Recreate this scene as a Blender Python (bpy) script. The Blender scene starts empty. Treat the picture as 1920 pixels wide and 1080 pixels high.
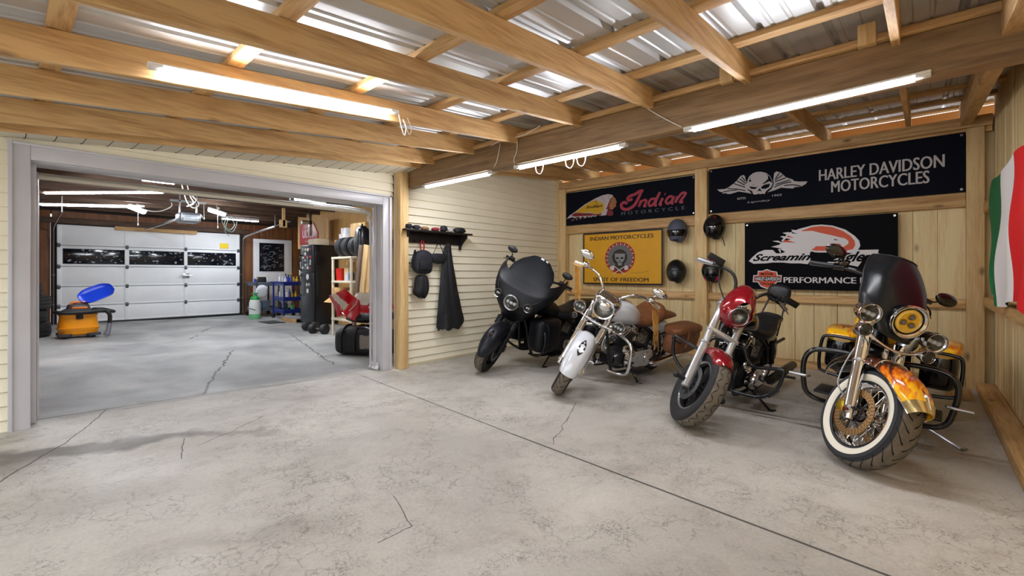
import bpy, bmesh, math, random
from mathutils import Vector, Matrix, geometry
random.seed(7)
PI = math.pi
SC = bpy.context.scene
COL = SC.collection
rad = math.radians

# ------------------------------------------------------------------ geometry accumulator
class G:
    def __init__(s, M=None):
        s.v = []; s.f = []; s.mi = []; s.sm = []
        s.M = M or Matrix.Identity(4); s.m = 0; s.smooth = True

    def add(s, vs, fs, mi=None, smooth=None):
        b = len(s.v); M = s.M
        s.v.extend(tuple(M @ Vector(p)) for p in vs)
        mi = s.m if mi is None else mi
        sm = s.smooth if smooth is None else smooth
        for f in fs:
            s.f.append(tuple(b + i for i in f)); s.mi.append(mi); s.sm.append(sm)

    def box(s, lo, hi, bev=0.0, mi=None, R=None):
        lo = Vector(lo); hi = Vector(hi); c = (lo + hi) / 2; h = (hi - lo) / 2
        b = min(bev, h.x * .98, h.y * .98, h.z * .98)
        if b <= 0:
            vs = [Vector((x * h.x, y * h.y, z * h.z)) for x in (-1, 1) for y in (-1, 1) for z in (-1, 1)]
            fs = [(0, 1, 3, 2), (4, 6, 7, 5), (0, 4, 5, 1), (2, 3, 7, 6), (0, 2, 6, 4), (1, 5, 7, 3)]
        else:
            bm = bmesh.new(); bmesh.ops.create_cube(bm, size=1)
            for v in bm.verts: v.co = Vector((v.co.x * 2 * h.x, v.co.y * 2 * h.y, v.co.z * 2 * h.z))
            bmesh.ops.bevel(bm, geom=bm.edges[:], offset=b, segments=2, profile=.5, affect='EDGES')
            bm.verts.index_update()
            vs = [v.co.copy() for v in bm.verts]; fs = [tuple(v.index for v in f.verts) for f in bm.faces]; bm.free()
        if R is not None: vs = [R @ v for v in vs]
        s.add([v + c for v in vs], fs, mi)

    def cyl(s, p0, p1, r0, r1=None, n=16, caps=True, mi=None):
        r1 = r0 if r1 is None else r1
        s.tube([p0, p1], [r0, r1], n, caps=caps, mi=mi)

    def tube(s, pts, r, n=10, caps=True, closed=False, mi=None, flat=1.0, up=None):
        P = [Vector(p) for p in pts]; k = len(P)
        rs = r if isinstance(r, (list, tuple)) else [r] * k
        T = []
        for i in range(k):
            a = P[i - 1] if (i > 0 or closed) else P[i]
            b = P[(i + 1) % k] if (i < k - 1 or closed) else P[i]
            t = (b - a); T.append(t.normalized() if t.length > 1e-9 else Vector((0, 0, 1)))
        u = Vector(up) if up else (Vector((0, 0, 1)) if abs(T[0].z) < .9 else Vector((1, 0, 0)))
        u = (u - T[0] * u.dot(T[0])).normalized()
        vs = []
        for i in range(k):
            u = u - T[i] * u.dot(T[i])
            u = u.normalized() if u.length > 1e-6 else T[i].orthogonal().normalized()
            w = T[i].cross(u)
            for j in range(n):
                a = 2 * PI * j / n
                vs.append(P[i] + u * (math.cos(a) * rs[i] * flat) + w * (math.sin(a) * rs[i]))
        fs = []
        for i in range(k if closed else k - 1):
            i2 = (i + 1) % k
            for j in range(n):
                j2 = (j + 1) % n
                fs.append((i * n + j, i * n + j2, i2 * n + j2, i2 * n + j))
        s.add(vs, fs, mi)
        if caps and not closed:
            s.add(vs[:n], [tuple(range(n - 1, -1, -1))], mi)
            s.add(vs[-n:], [tuple(range(n))], mi)

    def lathe(s, prof, o=(0, 0, 0), axis='z', n=24, mi=None, mis=None, a0=0, a1=2 * PI, X=None):
        full = abs(a1 - a0 - 2 * PI) < 1e-6
        o = Vector(o); m = n if full else n + 1; vs = []
        if X is None:
            X = {'z': (Vector((1, 0, 0)), Vector((0, 1, 0)), Vector((0, 0, 1))),
                 'y': (Vector((0, 0, 1)), Vector((1, 0, 0)), Vector((0, 1, 0))),
                 'x': (Vector((0, 1, 0)), Vector((0, 0, 1)), Vector((1, 0, 0)))}[axis]
        for (r, h) in prof:
            for j in range(m):
                a = a0 + (a1 - a0) * j / n
                vs.append(o + X[0] * (math.cos(a) * r) + X[1] * (math.sin(a) * r) + X[2] * h)
        for i in range(len(prof) - 1):
            fs = []
            for j in range(n):
                j2 = (j + 1) % m
                fs.append((j, j2, m + j2, m + j))
            s.add(vs[i * m:(i + 2) * m], fs, mis[i] if mis else mi)

    def dirlathe(s, prof, o, d, n=24, mi=None, mis=None):
        d = Vector(d).normalized(); a = d.orthogonal().normalized(); b = d.cross(a)
        s.lathe(prof, o, n=n, mi=mi, mis=mis, X=(a, b, d))

    def ell(s, c, r, nu=20, nv=12, R=None, mi=None, v0=0, v1=1):
        r = (r, r, r) if isinstance(r, (int, float)) else r
        c = Vector(c); vs = []; fs = []
        for i in range(nv + 1):
            ph = PI * (v0 + (v1 - v0) * i / nv)
            for j in range(nu):
                a = 2 * PI * j / nu
                p = Vector((math.sin(ph) * math.cos(a) * r[0], math.sin(ph) * math.sin(a) * r[1], math.cos(ph) * r[2]))
                vs.append(c + ((R @ p) if R is not None else p))
        for i in range(nv):
            for j in range(nu):
                j2 = (j + 1) % nu
                fs.append((i * nu + j, (i + 1) * nu + j, (i + 1) * nu + j2, i * nu + j2))
        s.add(vs, fs, mi)

    def grid(s, fn, nu, nv, cu=False, cv=False, mi=None, mfn=None):
        U = nu if cu else nu + 1; V = nv if cv else nv + 1
        vs = [fn(i / nu, j / nv) for i in range(U) for j in range(V)]
        fs = []
        for i in range(nu):
            for j in range(nv):
                fs.append((i * V + j, ((i + 1) % U) * V + j, ((i + 1) % U) * V + (j + 1) % V, i * V + (j + 1) % V))
        if mfn is None: s.add(vs, fs, mi)
        else:
            b = len(s.v); s.add(vs, fs, mi); k = len(s.mi) - len(fs)
            for q in range(len(fs)): s.mi[k + q] = mfn((q // nv + .5) / nu, (q % nv + .5) / nv)

    def shell(s, fn, nu, nv, t, mi=None, mi2=None, mfn=None):
        """a sheet with real thickness t, fn(u,v) -> point"""
        e = 1e-3
        def nrm(u, v):
            a = Vector(fn(min(u + e, 1), v)) - Vector(fn(max(u - e, 0), v))
            b = Vector(fn(u, min(v + e, 1))) - Vector(fn(u, max(v - e, 0)))
            n = a.cross(b); return n.normalized() if n.length > 1e-12 else Vector((0, 0, 1))
        s.grid(fn, nu, nv, mi=mi, mfn=mfn)
        inner = lambda u, v: Vector(fn(u, v)) - nrm(u, v) * t
        m2 = mi2 if mi2 is not None else mi
        vs = [inner(i / nu, j / nv) for i in range(nu + 1) for j in range(nv + 1)]
        V = nv + 1
        s.add(vs, [(i * V + j, i * V + j + 1, (i + 1) * V + j + 1, (i + 1) * V + j) for i in range(nu) for j in range(nv)], m2)
        path = [(i / nu, 0) for i in range(nu + 1)] + [(1, j / nv) for j in range(1, nv + 1)] + \
               [(1 - i / nu, 1) for i in range(1, nu + 1)] + [(0, 1 - j / nv) for j in range(1, nv)]
        k = len(path); vs = []
        for (u, v) in path: vs += [Vector(fn(u, v)), inner(u, v)]
        s.add(vs, [(2 * i, 2 * i + 1, 2 * ((i + 1) % k) + 1, 2 * ((i + 1) % k)) for i in range(k)], mi)

    def loft(s, secs, caps=True, mi=None):
        n = len(secs[0]); vs = [p for q in secs for p in q]; fs = []
        for i in range(len(secs) - 1):
            for j in range(n):
                j2 = (j + 1) % n
                fs.append((i * n + j, i * n + j2, (i + 1) * n + j2, (i + 1) * n + j))
        s.add(vs, fs, mi)
        if caps:
            s.add(secs[0], [tuple(range(n - 1, -1, -1))], mi); s.add(secs[-1], [tuple(range(n))], mi)

    def body(s, secs, n=24, mi=None, caps=True):
        """secs: (x, z, half width, half height, exponent, [y])"""
        out = []
        for q in smooth_rows(secs, 4):
            x, z, w, h, e = q[:5]; y = q[5] if len(q) > 5 else 0
            r = []
            for j in range(n):
                a = 2 * PI * j / n; ca, sa = math.cos(a), math.sin(a)
                r.append((x, y + w * math.copysign(abs(ca) ** (2 / e), ca), z + h * math.copysign(abs(sa) ** (2 / e), sa)))
            out.append(r)
        s.loft(out, caps, mi)

    def prism(s, pts, fn, t, mi=None, t0=0.0):
        """2D polygon -> fn(x,y,depth) solid between depth t0 and t0+t"""
        tri = geometry.tessellate_polygon([[Vector((p[0], p[1], 0)) for p in pts]])
        n = len(pts)
        top = [fn(p[0], p[1], t0 + t) for p in pts]; bot = [fn(p[0], p[1], t0) for p in pts]
        s.add(top + bot, [tuple(q) for q in tri] + [tuple(n + i for i in reversed(q)) for q in tri] +
              [(i, (i + 1) % n, n + (i + 1) % n, n + i) for i in range(n)], mi, smooth=False)

    def flat(s, pts, fn, d, mi=None):
        tri = geometry.tessellate_polygon([[Vector((p[0], p[1], 0)) for p in pts]])
        s.add([fn(p[0], p[1], d) for p in pts], [tuple(q) for q in tri], mi, smooth=False)

    def stroke(s, pts, w, fn, d, mi=None, sm=0):
        P = [Vector((p[0], p[1])) for p in (smooth_rows(pts, sm) if sm else pts)]
        k = len(P); L = []
        ws = w if isinstance(w, (list, tuple)) else [w] * k
        if len(ws) != k: ws = [ws[min(len(ws) - 1, int(i * len(ws) / k))] for i in range(k)]
        for i in range(k):
            t = (P[min(i + 1, k - 1)] - P[max(i - 1, 0)])
            t = t.normalized() if t.length > 1e-9 else Vector((1, 0)); nn = Vector((-t.y, t.x))
            L.append((P[i] + nn * ws[i] / 2, P[i] - nn * ws[i] / 2))
        vs = [fn(q.x, q.y, d) for l in L for q in l]
        s.add(vs, [(2 * i, 2 * i + 1, 2 * i + 3, 2 * i + 2) for i in range(k - 1)], mi, smooth=False)

    def disc(s, c, r, fn, d, mi=None, n=20, ry=None):
        ry = r if ry is None else ry
        s.add([fn(c[0] + r * math.cos(2 * PI * i / n), c[1] + ry * math.sin(2 * PI * i / n), d) for i in range(n)], [tuple(range(n))], mi, smooth=False)

    def text(s, body, box, fn, d, mi=None, shear=0.0, bold=0.0, space=1.0, res=3, slant=0.0, arc=0.0, heavy=0.0):
        """lettering fitted in box=(x0,y0,x1,y1) of a flat sheet; slant lifts the right end"""
        vs, fs = text_mesh(body, shear, bold, space, res)
        if not vs: return
        x0 = min(p[0] for p in vs); x1 = max(p[0] for p in vs); y0 = min(p[1] for p in vs); y1 = max(p[1] for p in vs)
        if heavy:
            for k, h in enumerate((-heavy, heavy)): s.text(body, (box[0] + h, box[1], box[2] + h, box[3]), fn, d + .0002 * (k + 1), mi, shear, bold, space, res, slant, arc)
        out = []
        for p in vs:
            a = (p[0] - x0) / (x1 - x0); b = (p[1] - y0) / (y1 - y0)
            out.append(fn(box[0] + a * (box[2] - box[0]), box[1] + b * (box[3] - box[1]) + slant * a + arc * (a * 2 - 1) ** 2, d))
        s.add(out, fs, mi, smooth=False)

    def obj(s, name, mats, parent=None, ang=38, M=None):
        me = bpy.data.meshes.new(name)
        me.from_pydata(s.v, [], s.f)
        for m in (mats if isinstance(mats, (list, tuple)) else [mats]): me.materials.append(m)
        me.polygons.foreach_set('material_index', s.mi)
        me.polygons.foreach_set('use_smooth', s.sm)
        bm = bmesh.new(); bm.from_mesh(me)
        bmesh.ops.remove_doubles(bm, verts=bm.verts[:], dist=2e-5)
        if bm.faces: bmesh.ops.recalc_face_normals(bm, faces=bm.faces[:])
        bm.to_mesh(me); bm.free()
        me.set_sharp_from_angle(angle=rad(ang))
        o = bpy.data.objects.new(name, me); COL.objects.link(o)
        if parent is not None: o.parent = parent
        if M is not None: o.matrix_local = M
        return o

_txt = {}
def text_mesh(body, shear, bold, space, res):
    key = (body, shear, bold, space, res)
    if key in _txt: return _txt[key]
    cu = bpy.data.curves.new('t', 'FONT'); cu.body = body; cu.shear = shear; cu.offset = bold
    cu.space_character = space; cu.resolution_u = res; cu.size = 1
    ob = bpy.data.objects.new('t', cu); COL.objects.link(ob)
    dg = bpy.context.evaluated_depsgraph_get(); dg.update()
    me = bpy.data.meshes.new_from_object(ob.evaluated_get(dg))
    r = ([tuple(v.co[:2]) for v in me.vertices], [tuple(p.vertices) for p in me.polygons])
    bpy.data.objects.remove(ob); bpy.data.curves.remove(cu); bpy.data.meshes.remove(me)
    _txt[key] = r
    return r

def smooth_rows(rows, sub):
    """Catmull-Rom through rows of numbers"""
    rows = [tuple(float(x) for x in r) for r in rows]
    if sub <= 1 or len(rows) < 3: return rows
    out = []; k = len(rows)
    for i in range(k - 1):
        p0 = rows[max(i - 1, 0)]; p1 = rows[i]; p2 = rows[i + 1]; p3 = rows[min(i + 2, k - 1)]
        for j in range(sub):
            t = j / sub
            out.append(tuple(.5 * (2 * b + (c - a) * t + (2 * a - 5 * b + 4 * c - d) * t * t + (3 * b - a - 3 * c + d) * t ** 3)
                             for a, b, c, d in zip(p0, p1, p2, p3)))
    out.append(rows[-1]); return out

def lerp(a, b, t): return a + (b - a) * t
def pl(x, pts):
    """piecewise linear"""
    if x <= pts[0][0]: return pts[0][1]
    for (a, p), (b, q) in zip(pts, pts[1:]):
        if x <= b: return p + (q - p) * (x - a) / (b - a)
    return pts[-1][1]

# ------------------------------------------------------------------ objects
def thing(name, label, cat, loc=(0, 0, 0), group=None):
    o = bpy.data.objects.new(name, None); COL.objects.link(o)
    o.location = loc; o.empty_display_size = .1
    return tag(o, label, cat, group)
def tag(o, label, cat, group=None):
    o['label'] = label; o['category'] = cat
    if group: o['group'] = group
    return o
def struct(o):
    o['kind'] = 'structure'; return o
def dup(root, loc, rotz=0, label=None, group=None):
    r = root.copy(); COL.objects.link(r); r.location = loc; r.rotation_euler = (0, 0, rotz)
    if label: r['label'] = label
    if group: r['group'] = group
    for ch in list(root.children):
        c = ch.copy(); COL.objects.link(c); c.parent = r
        for g in ch.children:
            d = g.copy(); COL.objects.link(d); d.parent = c
    return r

# ------------------------------------------------------------------ materials
def new_mat(name):
    m = bpy.data.materials.new(name); m.use_nodes = True
    nt = m.node_tree; b = nt.nodes['Principled BSDF']
    return m, nt, b
def rgb(h):
    """#rrggbb sRGB -> linear"""
    h = h.lstrip('#'); c = [int(h[i:i + 2], 16) / 255 for i in (0, 2, 4)]
    return tuple(x / 12.92 if x <= .04045 else ((x + .055) / 1.055) ** 2.4 for x in c) + (1,)
_m = {}
def M(name, col='#808080', rough=.5, metal=0.0, var=0.0, scale=8.0, bump=0.0, bscale=None, coat=0.0, spec=None, stretch=(1, 1, 1), emit=0.0, col2=None, trans=0.0, ior=1.45, sheen=0.0):
    if name in _m: return _m[name]
    m, nt, b = new_mat(name); c = rgb(col) if isinstance(col, str) else col
    b.inputs['Base Color'].default_value = c; b.inputs['Roughness'].default_value = rough; b.inputs['Metallic'].default_value = metal
    if coat: b.inputs['Coat Weight'].default_value = coat; b.inputs['Coat Roughness'].default_value = .06
    if spec is not None: b.inputs['Specular IOR Level'].default_value = spec
    if sheen: b.inputs['Sheen Weight'].default_value = sheen
    if trans: b.inputs['Transmission Weight'].default_value = trans; b.inputs['IOR'].default_value = ior
    if emit: b.inputs['Emission Color'].default_value = c; b.inputs['Emission Strength'].default_value = emit
    if var or bump or col2:
        tc = nt.nodes.new('ShaderNodeTexCoord'); mp = nt.nodes.new('ShaderNodeMapping')
        mp.inputs['Scale'].default_value = stretch; nt.links.new(tc.outputs['Object'], mp.inputs['Vector'])
        nz = nt.nodes.new('ShaderNodeTexNoise'); nz.inputs['Scale'].default_value = scale; nz.inputs['Detail'].default_value = 5
        nt.links.new(mp.outputs['Vector'], nz.inputs['Vector'])
        if var or col2:
            rp = nt.nodes.new('ShaderNodeValToRGB'); e = rp.color_ramp.elements
            e[0].position = .3; e[1].position = .7
            if col2: e[0].color = rgb(col2); e[1].color = c
            else:
                e[0].color = tuple(x * (1 - var) for x in c[:3]) + (1,); e[1].color = tuple(min(1, x * (1 + var * .6)) for x in c[:3]) + (1,)
            nt.links.new(nz.outputs['Fac'], rp.inputs['Fac']); nt.links.new(rp.outputs['Color'], b.inputs['Base Color'])
        if bump:
            nb = nz
            if bscale:
                nb = nt.nodes.new('ShaderNodeTexNoise'); nb.inputs['Scale'].default_value = bscale; nb.inputs['Detail'].default_value = 4
                nt.links.new(mp.outputs['Vector'], nb.inputs['Vector'])
            bp = nt.nodes.new('ShaderNodeBump'); bp.inputs['Strength'].default_value = bump; bp.inputs['Distance'].default_value = .01
            nt.links.new(nb.outputs['Fac'], bp.inputs['Height']); nt.links.new(bp.outputs['Normal'], b.inputs['Normal'])
    _m[name] = m
    return m

def wood(name, axis, light, dark, knots=True, rough=.65, gs=1.0, rnd=.18):
    """sawn timber: grain along an axis, knots, every piece its own tone"""
    if name in _m: return _m[name]
    m, nt, b = new_mat(name); N = nt.nodes.new; L = nt.links.new
    tc = N('ShaderNodeTexCoord'); oi = N('ShaderNodeObjectInfo'); mp = N('ShaderNodeMapping')
    ad = N('ShaderNodeVectorMath'); ad.operation = 'ADD'
    mu = N('ShaderNodeVectorMath'); mu.operation = 'SCALE'; mu.inputs['Scale'].default_value = 37
    cb = N('ShaderNodeCombineXYZ')
    for k in 'XYZ': L(oi.outputs['Random'], cb.inputs[k])
    L(cb.outputs[0], mu.inputs[0]); L(tc.outputs['Object'], ad.inputs[0]); L(mu.outputs[0], ad.inputs[1])
    sc = [9 * gs] * 3; sc['xyz'.index(axis)] = .7 * gs
    mp.inputs['Scale'].default_value = sc; L(ad.outputs[0], mp.inputs['Vector'])
    n1 = N('ShaderNodeTexNoise'); n1.inputs['Scale'].default_value = 1.6; n1.inputs['Detail'].default_value = 6; n1.inputs['Distortion'].default_value = .8
    L(mp.outputs[0], n1.inputs['Vector'])
    n2 = N('ShaderNodeTexNoise'); n2.inputs['Scale'].default_value = 9; n2.inputs['Detail'].default_value = 3; L(mp.outputs[0], n2.inputs['Vector'])
    mx = N('ShaderNodeMath'); mx.operation = 'MULTIPLY_ADD'; mx.inputs[1].default_value = .35; L(n2.outputs['Fac'], mx.inputs[0])
    m2 = N('ShaderNodeMath'); m2.operation = 'MULTIPLY'; m2.inputs[1].default_value = .65; L(n1.outputs['Fac'], m2.inputs[0]); L(m2.outputs[0], mx.inputs[2])
    rp = N('ShaderNodeValToRGB'); e = rp.color_ramp.elements
    e[0].position = .33; e[0].color = rgb(dark); e[1].position = .58; e[1].color = rgb(light)
    L(mx.outputs[0], rp.inputs['Fac']); cur = rp.outputs['Color']
    if knots:
        sk = [3.2 * gs] * 3; sk['xyz'.index(axis)] = 1.5 * gs
        mk = N('ShaderNodeMapping'); mk.inputs['Scale'].default_value = sk; L(ad.outputs[0], mk.inputs['Vector'])
        vo = N('ShaderNodeTexVoronoi'); vo.inputs['Scale'].default_value = 1.0; L(mk.outputs[0], vo.inputs['Vector'])
        kr = N('ShaderNodeValToRGB'); kr.color_ramp.elements[0].position = .03; kr.color_ramp.elements[0].color = (1, 1, 1, 1)
        kr.color_ramp.elements[1].position = .1; kr.color_ramp.elements[1].color = (0, 0, 0, 1); L(vo.outputs['Distance'], kr.inputs['Fac'])
        km = N('ShaderNodeMix'); km.data_type = 'RGBA'; km.inputs[7].default_value = rgb('#5a3517')
        kf = N('ShaderNodeMath'); kf.operation = 'MULTIPLY'; kf.inputs[1].default_value = .75; L(kr.outputs['Color'], kf.inputs[0])
        L(kf.outputs[0], km.inputs[0]); L(cur, km.inputs[6]); cur = km.outputs[2]
    hs = N('ShaderNodeHueSaturation'); vr = N('ShaderNodeMapRange'); vr.inputs[3].default_value = 1 - rnd; vr.inputs[4].default_value = 1 + rnd * .5
    L(oi.outputs['Random'], vr.inputs[0]); L(vr.outputs[0], hs.inputs['Value']); L(cur, hs.inputs['Color'])
    L(hs.outputs['Color'], b.inputs['Base Color']); b.inputs['Roughness'].default_value = rough
    bp = N('ShaderNodeBump'); bp.inputs['Strength'].default_value = .25; bp.inputs['Distance'].default_value = .004
    L(mx.outputs[0], bp.inputs['Height']); L(bp.outputs['Normal'], b.inputs['Normal'])
    _m[name] = m
    return m

wx = wood('timber_x', 'x', '#d6ae76', '#a87d4b'); wy = wood('timber_y', 'y', '#d8b17a', '#aa7c48'); wz = wood('timber_z', 'z', '#e3c48e', '#c79d60')
w_beam = wood('timber_beam', 'y', '#a58660', '#73583c', gs=.8)
w_board = wood('timber_board', 'z', '#f0dba8', '#dfbf86', rough=.7)
chrome = M('chrome', '#e8e8ea', .06, 1.0)
steel = M('brushed_steel', '#b9bbbe', .28, 1.0)
alu = M('bright_alloy', '#d5d6d8', .3, .9)
black_gloss = M('black_gloss', '#0b0c0f', .12, 0, coat=.6)
black_satin = M('black_satin', '#0f1014', .38, 0)
black_plastic = M('black_plastic', '#121314', .5)
black_leather = M('black_leather', '#131316', .45, bump=.15, scale=60)
rubber = M('tyre_rubber', '#1c1c1d', .75, bump=.1, scale=40)
rubber_dusty = M('tyre_tread_dust', '#6e6456', .85, var=.25, scale=22, bump=.1)
groove = M('tyre_groove', '#0d0d0d', .9)
white_paint = M('white_paint', '#e9eaec', .4)
clear_glass = M('lamp_glass', '#ffffff', .02, trans=1.0, ior=1.3)
reflector = M('lamp_reflector', '#8f8f88', .28, 1.0, bump=.5, scale=55)
dark_engine = M('engine_black', '#17181b', .42, .3)
# ================================================================== THE SETTING
BX = 7.12      # boards of the back wall
def fz(x): return .05 * min(max((3.2 - x) / 3.2, 0), 1.3)      # the slab falls gently to the right

def concrete():
    m, nt, b = new_mat('concrete_slab'); N = nt.nodes.new; L = nt.links.new
    tc = N('ShaderNodeTexCoord'); co = tc.outputs['Object']
    def noise(sc, det=5, dist=0, rough=.5, vec=None, st=None):
        n = N('ShaderNodeTexNoise'); n.inputs['Scale'].default_value = sc; n.inputs['Detail'].default_value = det
        n.inputs['Distortion'].default_value = dist; n.inputs['Roughness'].default_value = rough
        v = vec or co
        if st:
            mp = N('ShaderNodeMapping'); mp.inputs['Scale'].default_value = st; L(v, mp.inputs['Vector']); v = mp.outputs[0]
        L(v, n.inputs['Vector']); return n.outputs['Fac']
    def ramp(f, a, ca, c, cc):
        r = N('ShaderNodeValToRGB'); e = r.color_ramp.elements; e[0].position = a; e[0].color = ca; e[1].position = c; e[1].color = cc
        L(f, r.inputs['Fac']); return r.outputs['Color']
    W = (1, 1, 1, 1); K = (0, 0, 0, 1)
    def mix(f, a, c, bt='MIX'):
        x = N('ShaderNodeMix'); x.data_type = 'RGBA'; x.blend_type = bt
        if isinstance(f, float): x.inputs[0].default_value = f
        else: L(f, x.inputs[0])
        for i, q in ((6, a), (7, c)):
            if isinstance(q, tuple): x.inputs[i].default_value = q
            else: L(q, x.inputs[i])
        return x.outputs[2]
    def mth(op, a, c=None, d=None):
        x = N('ShaderNodeMath'); x.operation = op
        for i, q in enumerate((a, c, d)):
            if q is None: continue
            if isinstance(q, (int, float)): x.inputs[i].default_value = q
            else: L(q, x.inputs[i])
        return x.outputs[0]
    sp = N('ShaderNodeSeparateXYZ'); L(co, sp.inputs[0])
    base = mix(ramp(noise(.55, 6, .6), .36, K, .66, W), rgb('#aaa59d'), rgb('#c9c4bb'))
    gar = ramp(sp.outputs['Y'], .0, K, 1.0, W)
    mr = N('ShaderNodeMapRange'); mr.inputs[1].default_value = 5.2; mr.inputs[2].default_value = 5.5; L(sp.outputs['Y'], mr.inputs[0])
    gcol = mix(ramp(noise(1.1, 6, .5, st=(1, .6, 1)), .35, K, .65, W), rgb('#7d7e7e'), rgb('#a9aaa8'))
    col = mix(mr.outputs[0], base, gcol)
    # scuffs running across the slab
    col = mix(mth('MULTIPLY', ramp(noise(2.3, 7, .4, .65, st=(.55, 1.4, 1)), .56, K, .74, W), .38), col, rgb('#857c71'))
    col = mix(mth('MULTIPLY', ramp(noise(.9, 4, .3), .58, K, .72, W), .30), col, rgb('#e0dbd1'))
    col = mix(mth('MULTIPLY', ramp(noise(3.6, 8, .3, .7), .50, K, .66, W), .30), col, rgb('#8d8377'))
    # worn pits, denser in patches
    vo = N('ShaderNodeTexVoronoi'); vo.feature = 'DISTANCE_TO_EDGE'; vo.inputs['Scale'].default_value = 26
    ns = N('ShaderNodeTexNoise'); ns.inputs['Scale'].default_value = 9; ns.inputs['Detail'].default_value = 6; L(co, ns.inputs['Vector'])
    vm = N('ShaderNodeVectorMath'); vm.operation = 'MULTIPLY_ADD'; vm.inputs[1].default_value = (.32, .32, .32); L(ns.outputs['Color'], vm.inputs[0]); L(co, vm.inputs[2])
    L(vm.outputs[0], vo.inputs['Vector'])
    pits = mth('MULTIPLY', ramp(vo.outputs['Distance'], .02, W, .07, K), ramp(noise(1.25, 8, .2, .72), .46, K, .58, W))
    pits = mth('MULTIPLY', pits, ramp(noise(6.0, 4), .45, K, .58, W))
    pits = mth('MULTIPLY', pits, mth('SUBTRACT', 1.0, mr.outputs[0]))
    col = mix(mth('MULTIPLY', pits, .8), col, rgb('#6d655c'))
    # damp dark stain by the door post
    def blob(cx, cy, rx, ry, ang, lo, hi):
        mp = N('ShaderNodeMapping'); mp.vector_type = 'TEXTURE'; mp.inputs['Location'].default_value = (cx, cy, 0)
        mp.inputs['Rotation'].default_value = (0, 0, rad(ang)); mp.inputs['Scale'].default_value = (rx, ry, 1)
        nn = N('ShaderNodeTexNoise'); nn.inputs['Scale'].default_value = 4; nn.inputs['Detail'].default_value = 7; L(co, nn.inputs['Vector'])
        va = N('ShaderNodeVectorMath'); va.operation = 'MULTIPLY_ADD'; va.inputs[1].default_value = (.5, .5, 0); va.inputs[2].default_value = (-.25, -.25, 0)
        L(nn.outputs['Color'], va.inputs[0]); vb = N('ShaderNodeVectorMath'); L(co, vb.inputs[0]); L(va.outputs[0], vb.inputs[1])
        L(vb.outputs[0], mp.inputs['Vector'])
        ln = N('ShaderNodeVectorMath'); ln.operation = 'LENGTH'
        ml = N('ShaderNodeVectorMath'); ml.operation = 'MULTIPLY'; ml.inputs[1].default_value = (1, 1, 0); L(mp.outputs[0], ml.inputs[0]); L(ml.outputs[0], ln.inputs[0])
        return ramp(ln.outputs['Value'], lo, W, hi, K)
    v2 = N('ShaderNodeTexVoronoi'); v2.feature = 'DISTANCE_TO_EDGE'; v2.inputs['Scale'].default_value = 8
    w2 = N('ShaderNodeVectorMath'); w2.operation = 'MULTIPLY_ADD'; w2.inputs[1].default_value = (.22, .22, .22); L(ns.outputs['Color'], w2.inputs[0]); L(co, w2.inputs[2]); L(w2.outputs[0], v2.inputs['Vector'])
    web = mth('MULTIPLY', ramp(v2.outputs['Distance'], .010, W, .035, K), ramp(noise(1.9, 5), .46, K, .58, W)); web = mth('MULTIPLY', web, mth('SUBTRACT', 1.0, mr.outputs[0]))
    col = mix(mth('MULTIPLY', web, .5), col, rgb('#6b6359'))
    col = mix(mth('MULTIPLY', blob(.40, 4.30, .95, .17, -20, .5, 1.0), .75), col, rgb('#4d463e'))
    col = mix(mth('MULTIPLY', blob(-.1, 4.25, .60, .50, 0, .3, 1.15), .55), col, rgb('#5d564d'))
    col = mix(mth('MULTIPLY', blob(.35, 3.25, .75, .35, -35, .1, 1.2), .30), col, rgb('#70685e'))
    col = mix(mth('MULTIPLY', blob(1.9, 4.6, .8, .14, -12, .2, 1.1), .30), col, rgb('#7a746b'))
    col = mix(mth('MULTIPLY', blob(1.5, 5.33, 1.9, .11, -3, .3, 1.2), .42), col, rgb('#6f5f50'))
    col = mix(mth('MULTIPLY', blob(1.25, 3.9, .42, .08, -50, .5, 1.0), .5), col, rgb('#777066'))
    col = mix(mth('MULTIPLY', blob(.75, 2.3, .5, .12, -20, .2, 1.1), .35), col, rgb('#7c7469'))
    # cracks and joints: distance to segments, wandering with noise
    wn = N('ShaderNodeTexNoise'); wn.inputs['Scale'].default_value = 5; wn.inputs['Detail'].default_value = 5; L(co, wn.inputs['Vector'])
    def seg(a, c, w, wob):
        va = N('ShaderNodeVectorMath'); va.operation = 'MULTIPLY_ADD'; va.inputs[1].default_value = (wob, wob, 0); va.inputs[2].default_value = (-wob / 2 - a[0], -wob / 2 - a[1], 0)
        L(wn.outputs['Color'], va.inputs[0]); vb = N('ShaderNodeVectorMath'); L(va.outputs[0], vb.inputs[0])
        ml = N('ShaderNodeVectorMath'); ml.operation = 'MULTIPLY'; ml.inputs[1].default_value = (1, 1, 0); L(co, ml.inputs[0]); L(ml.outputs[0], vb.inputs[1])
        d = Vector((c[0] - a[0], c[1] - a[1], 0)); le = d.length; d.normalize()
        dt = N('ShaderNodeVectorMath'); dt.operation = 'DOT_PRODUCT'; dt.inputs[1].default_value = d; L(vb.outputs[0], dt.inputs[0])
        t = mth('MINIMUM', mth('MAXIMUM', dt.outputs['Value'], 0.0), le)
        sc = N('ShaderNodeVectorMath'); sc.operation = 'SCALE'; sc.inputs[0].default_value = d; L(t, sc.inputs['Scale'])
        ds = N('ShaderNodeVectorMath'); ds.operation = 'DISTANCE'; L(vb.outputs[0], ds.inputs[0]); L(sc.outputs[0], ds.inputs[1])
        return ramp(mth('DIVIDE', ds.outputs['Value'], w), .55, W, 1.0, K)
    lines = None
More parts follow.
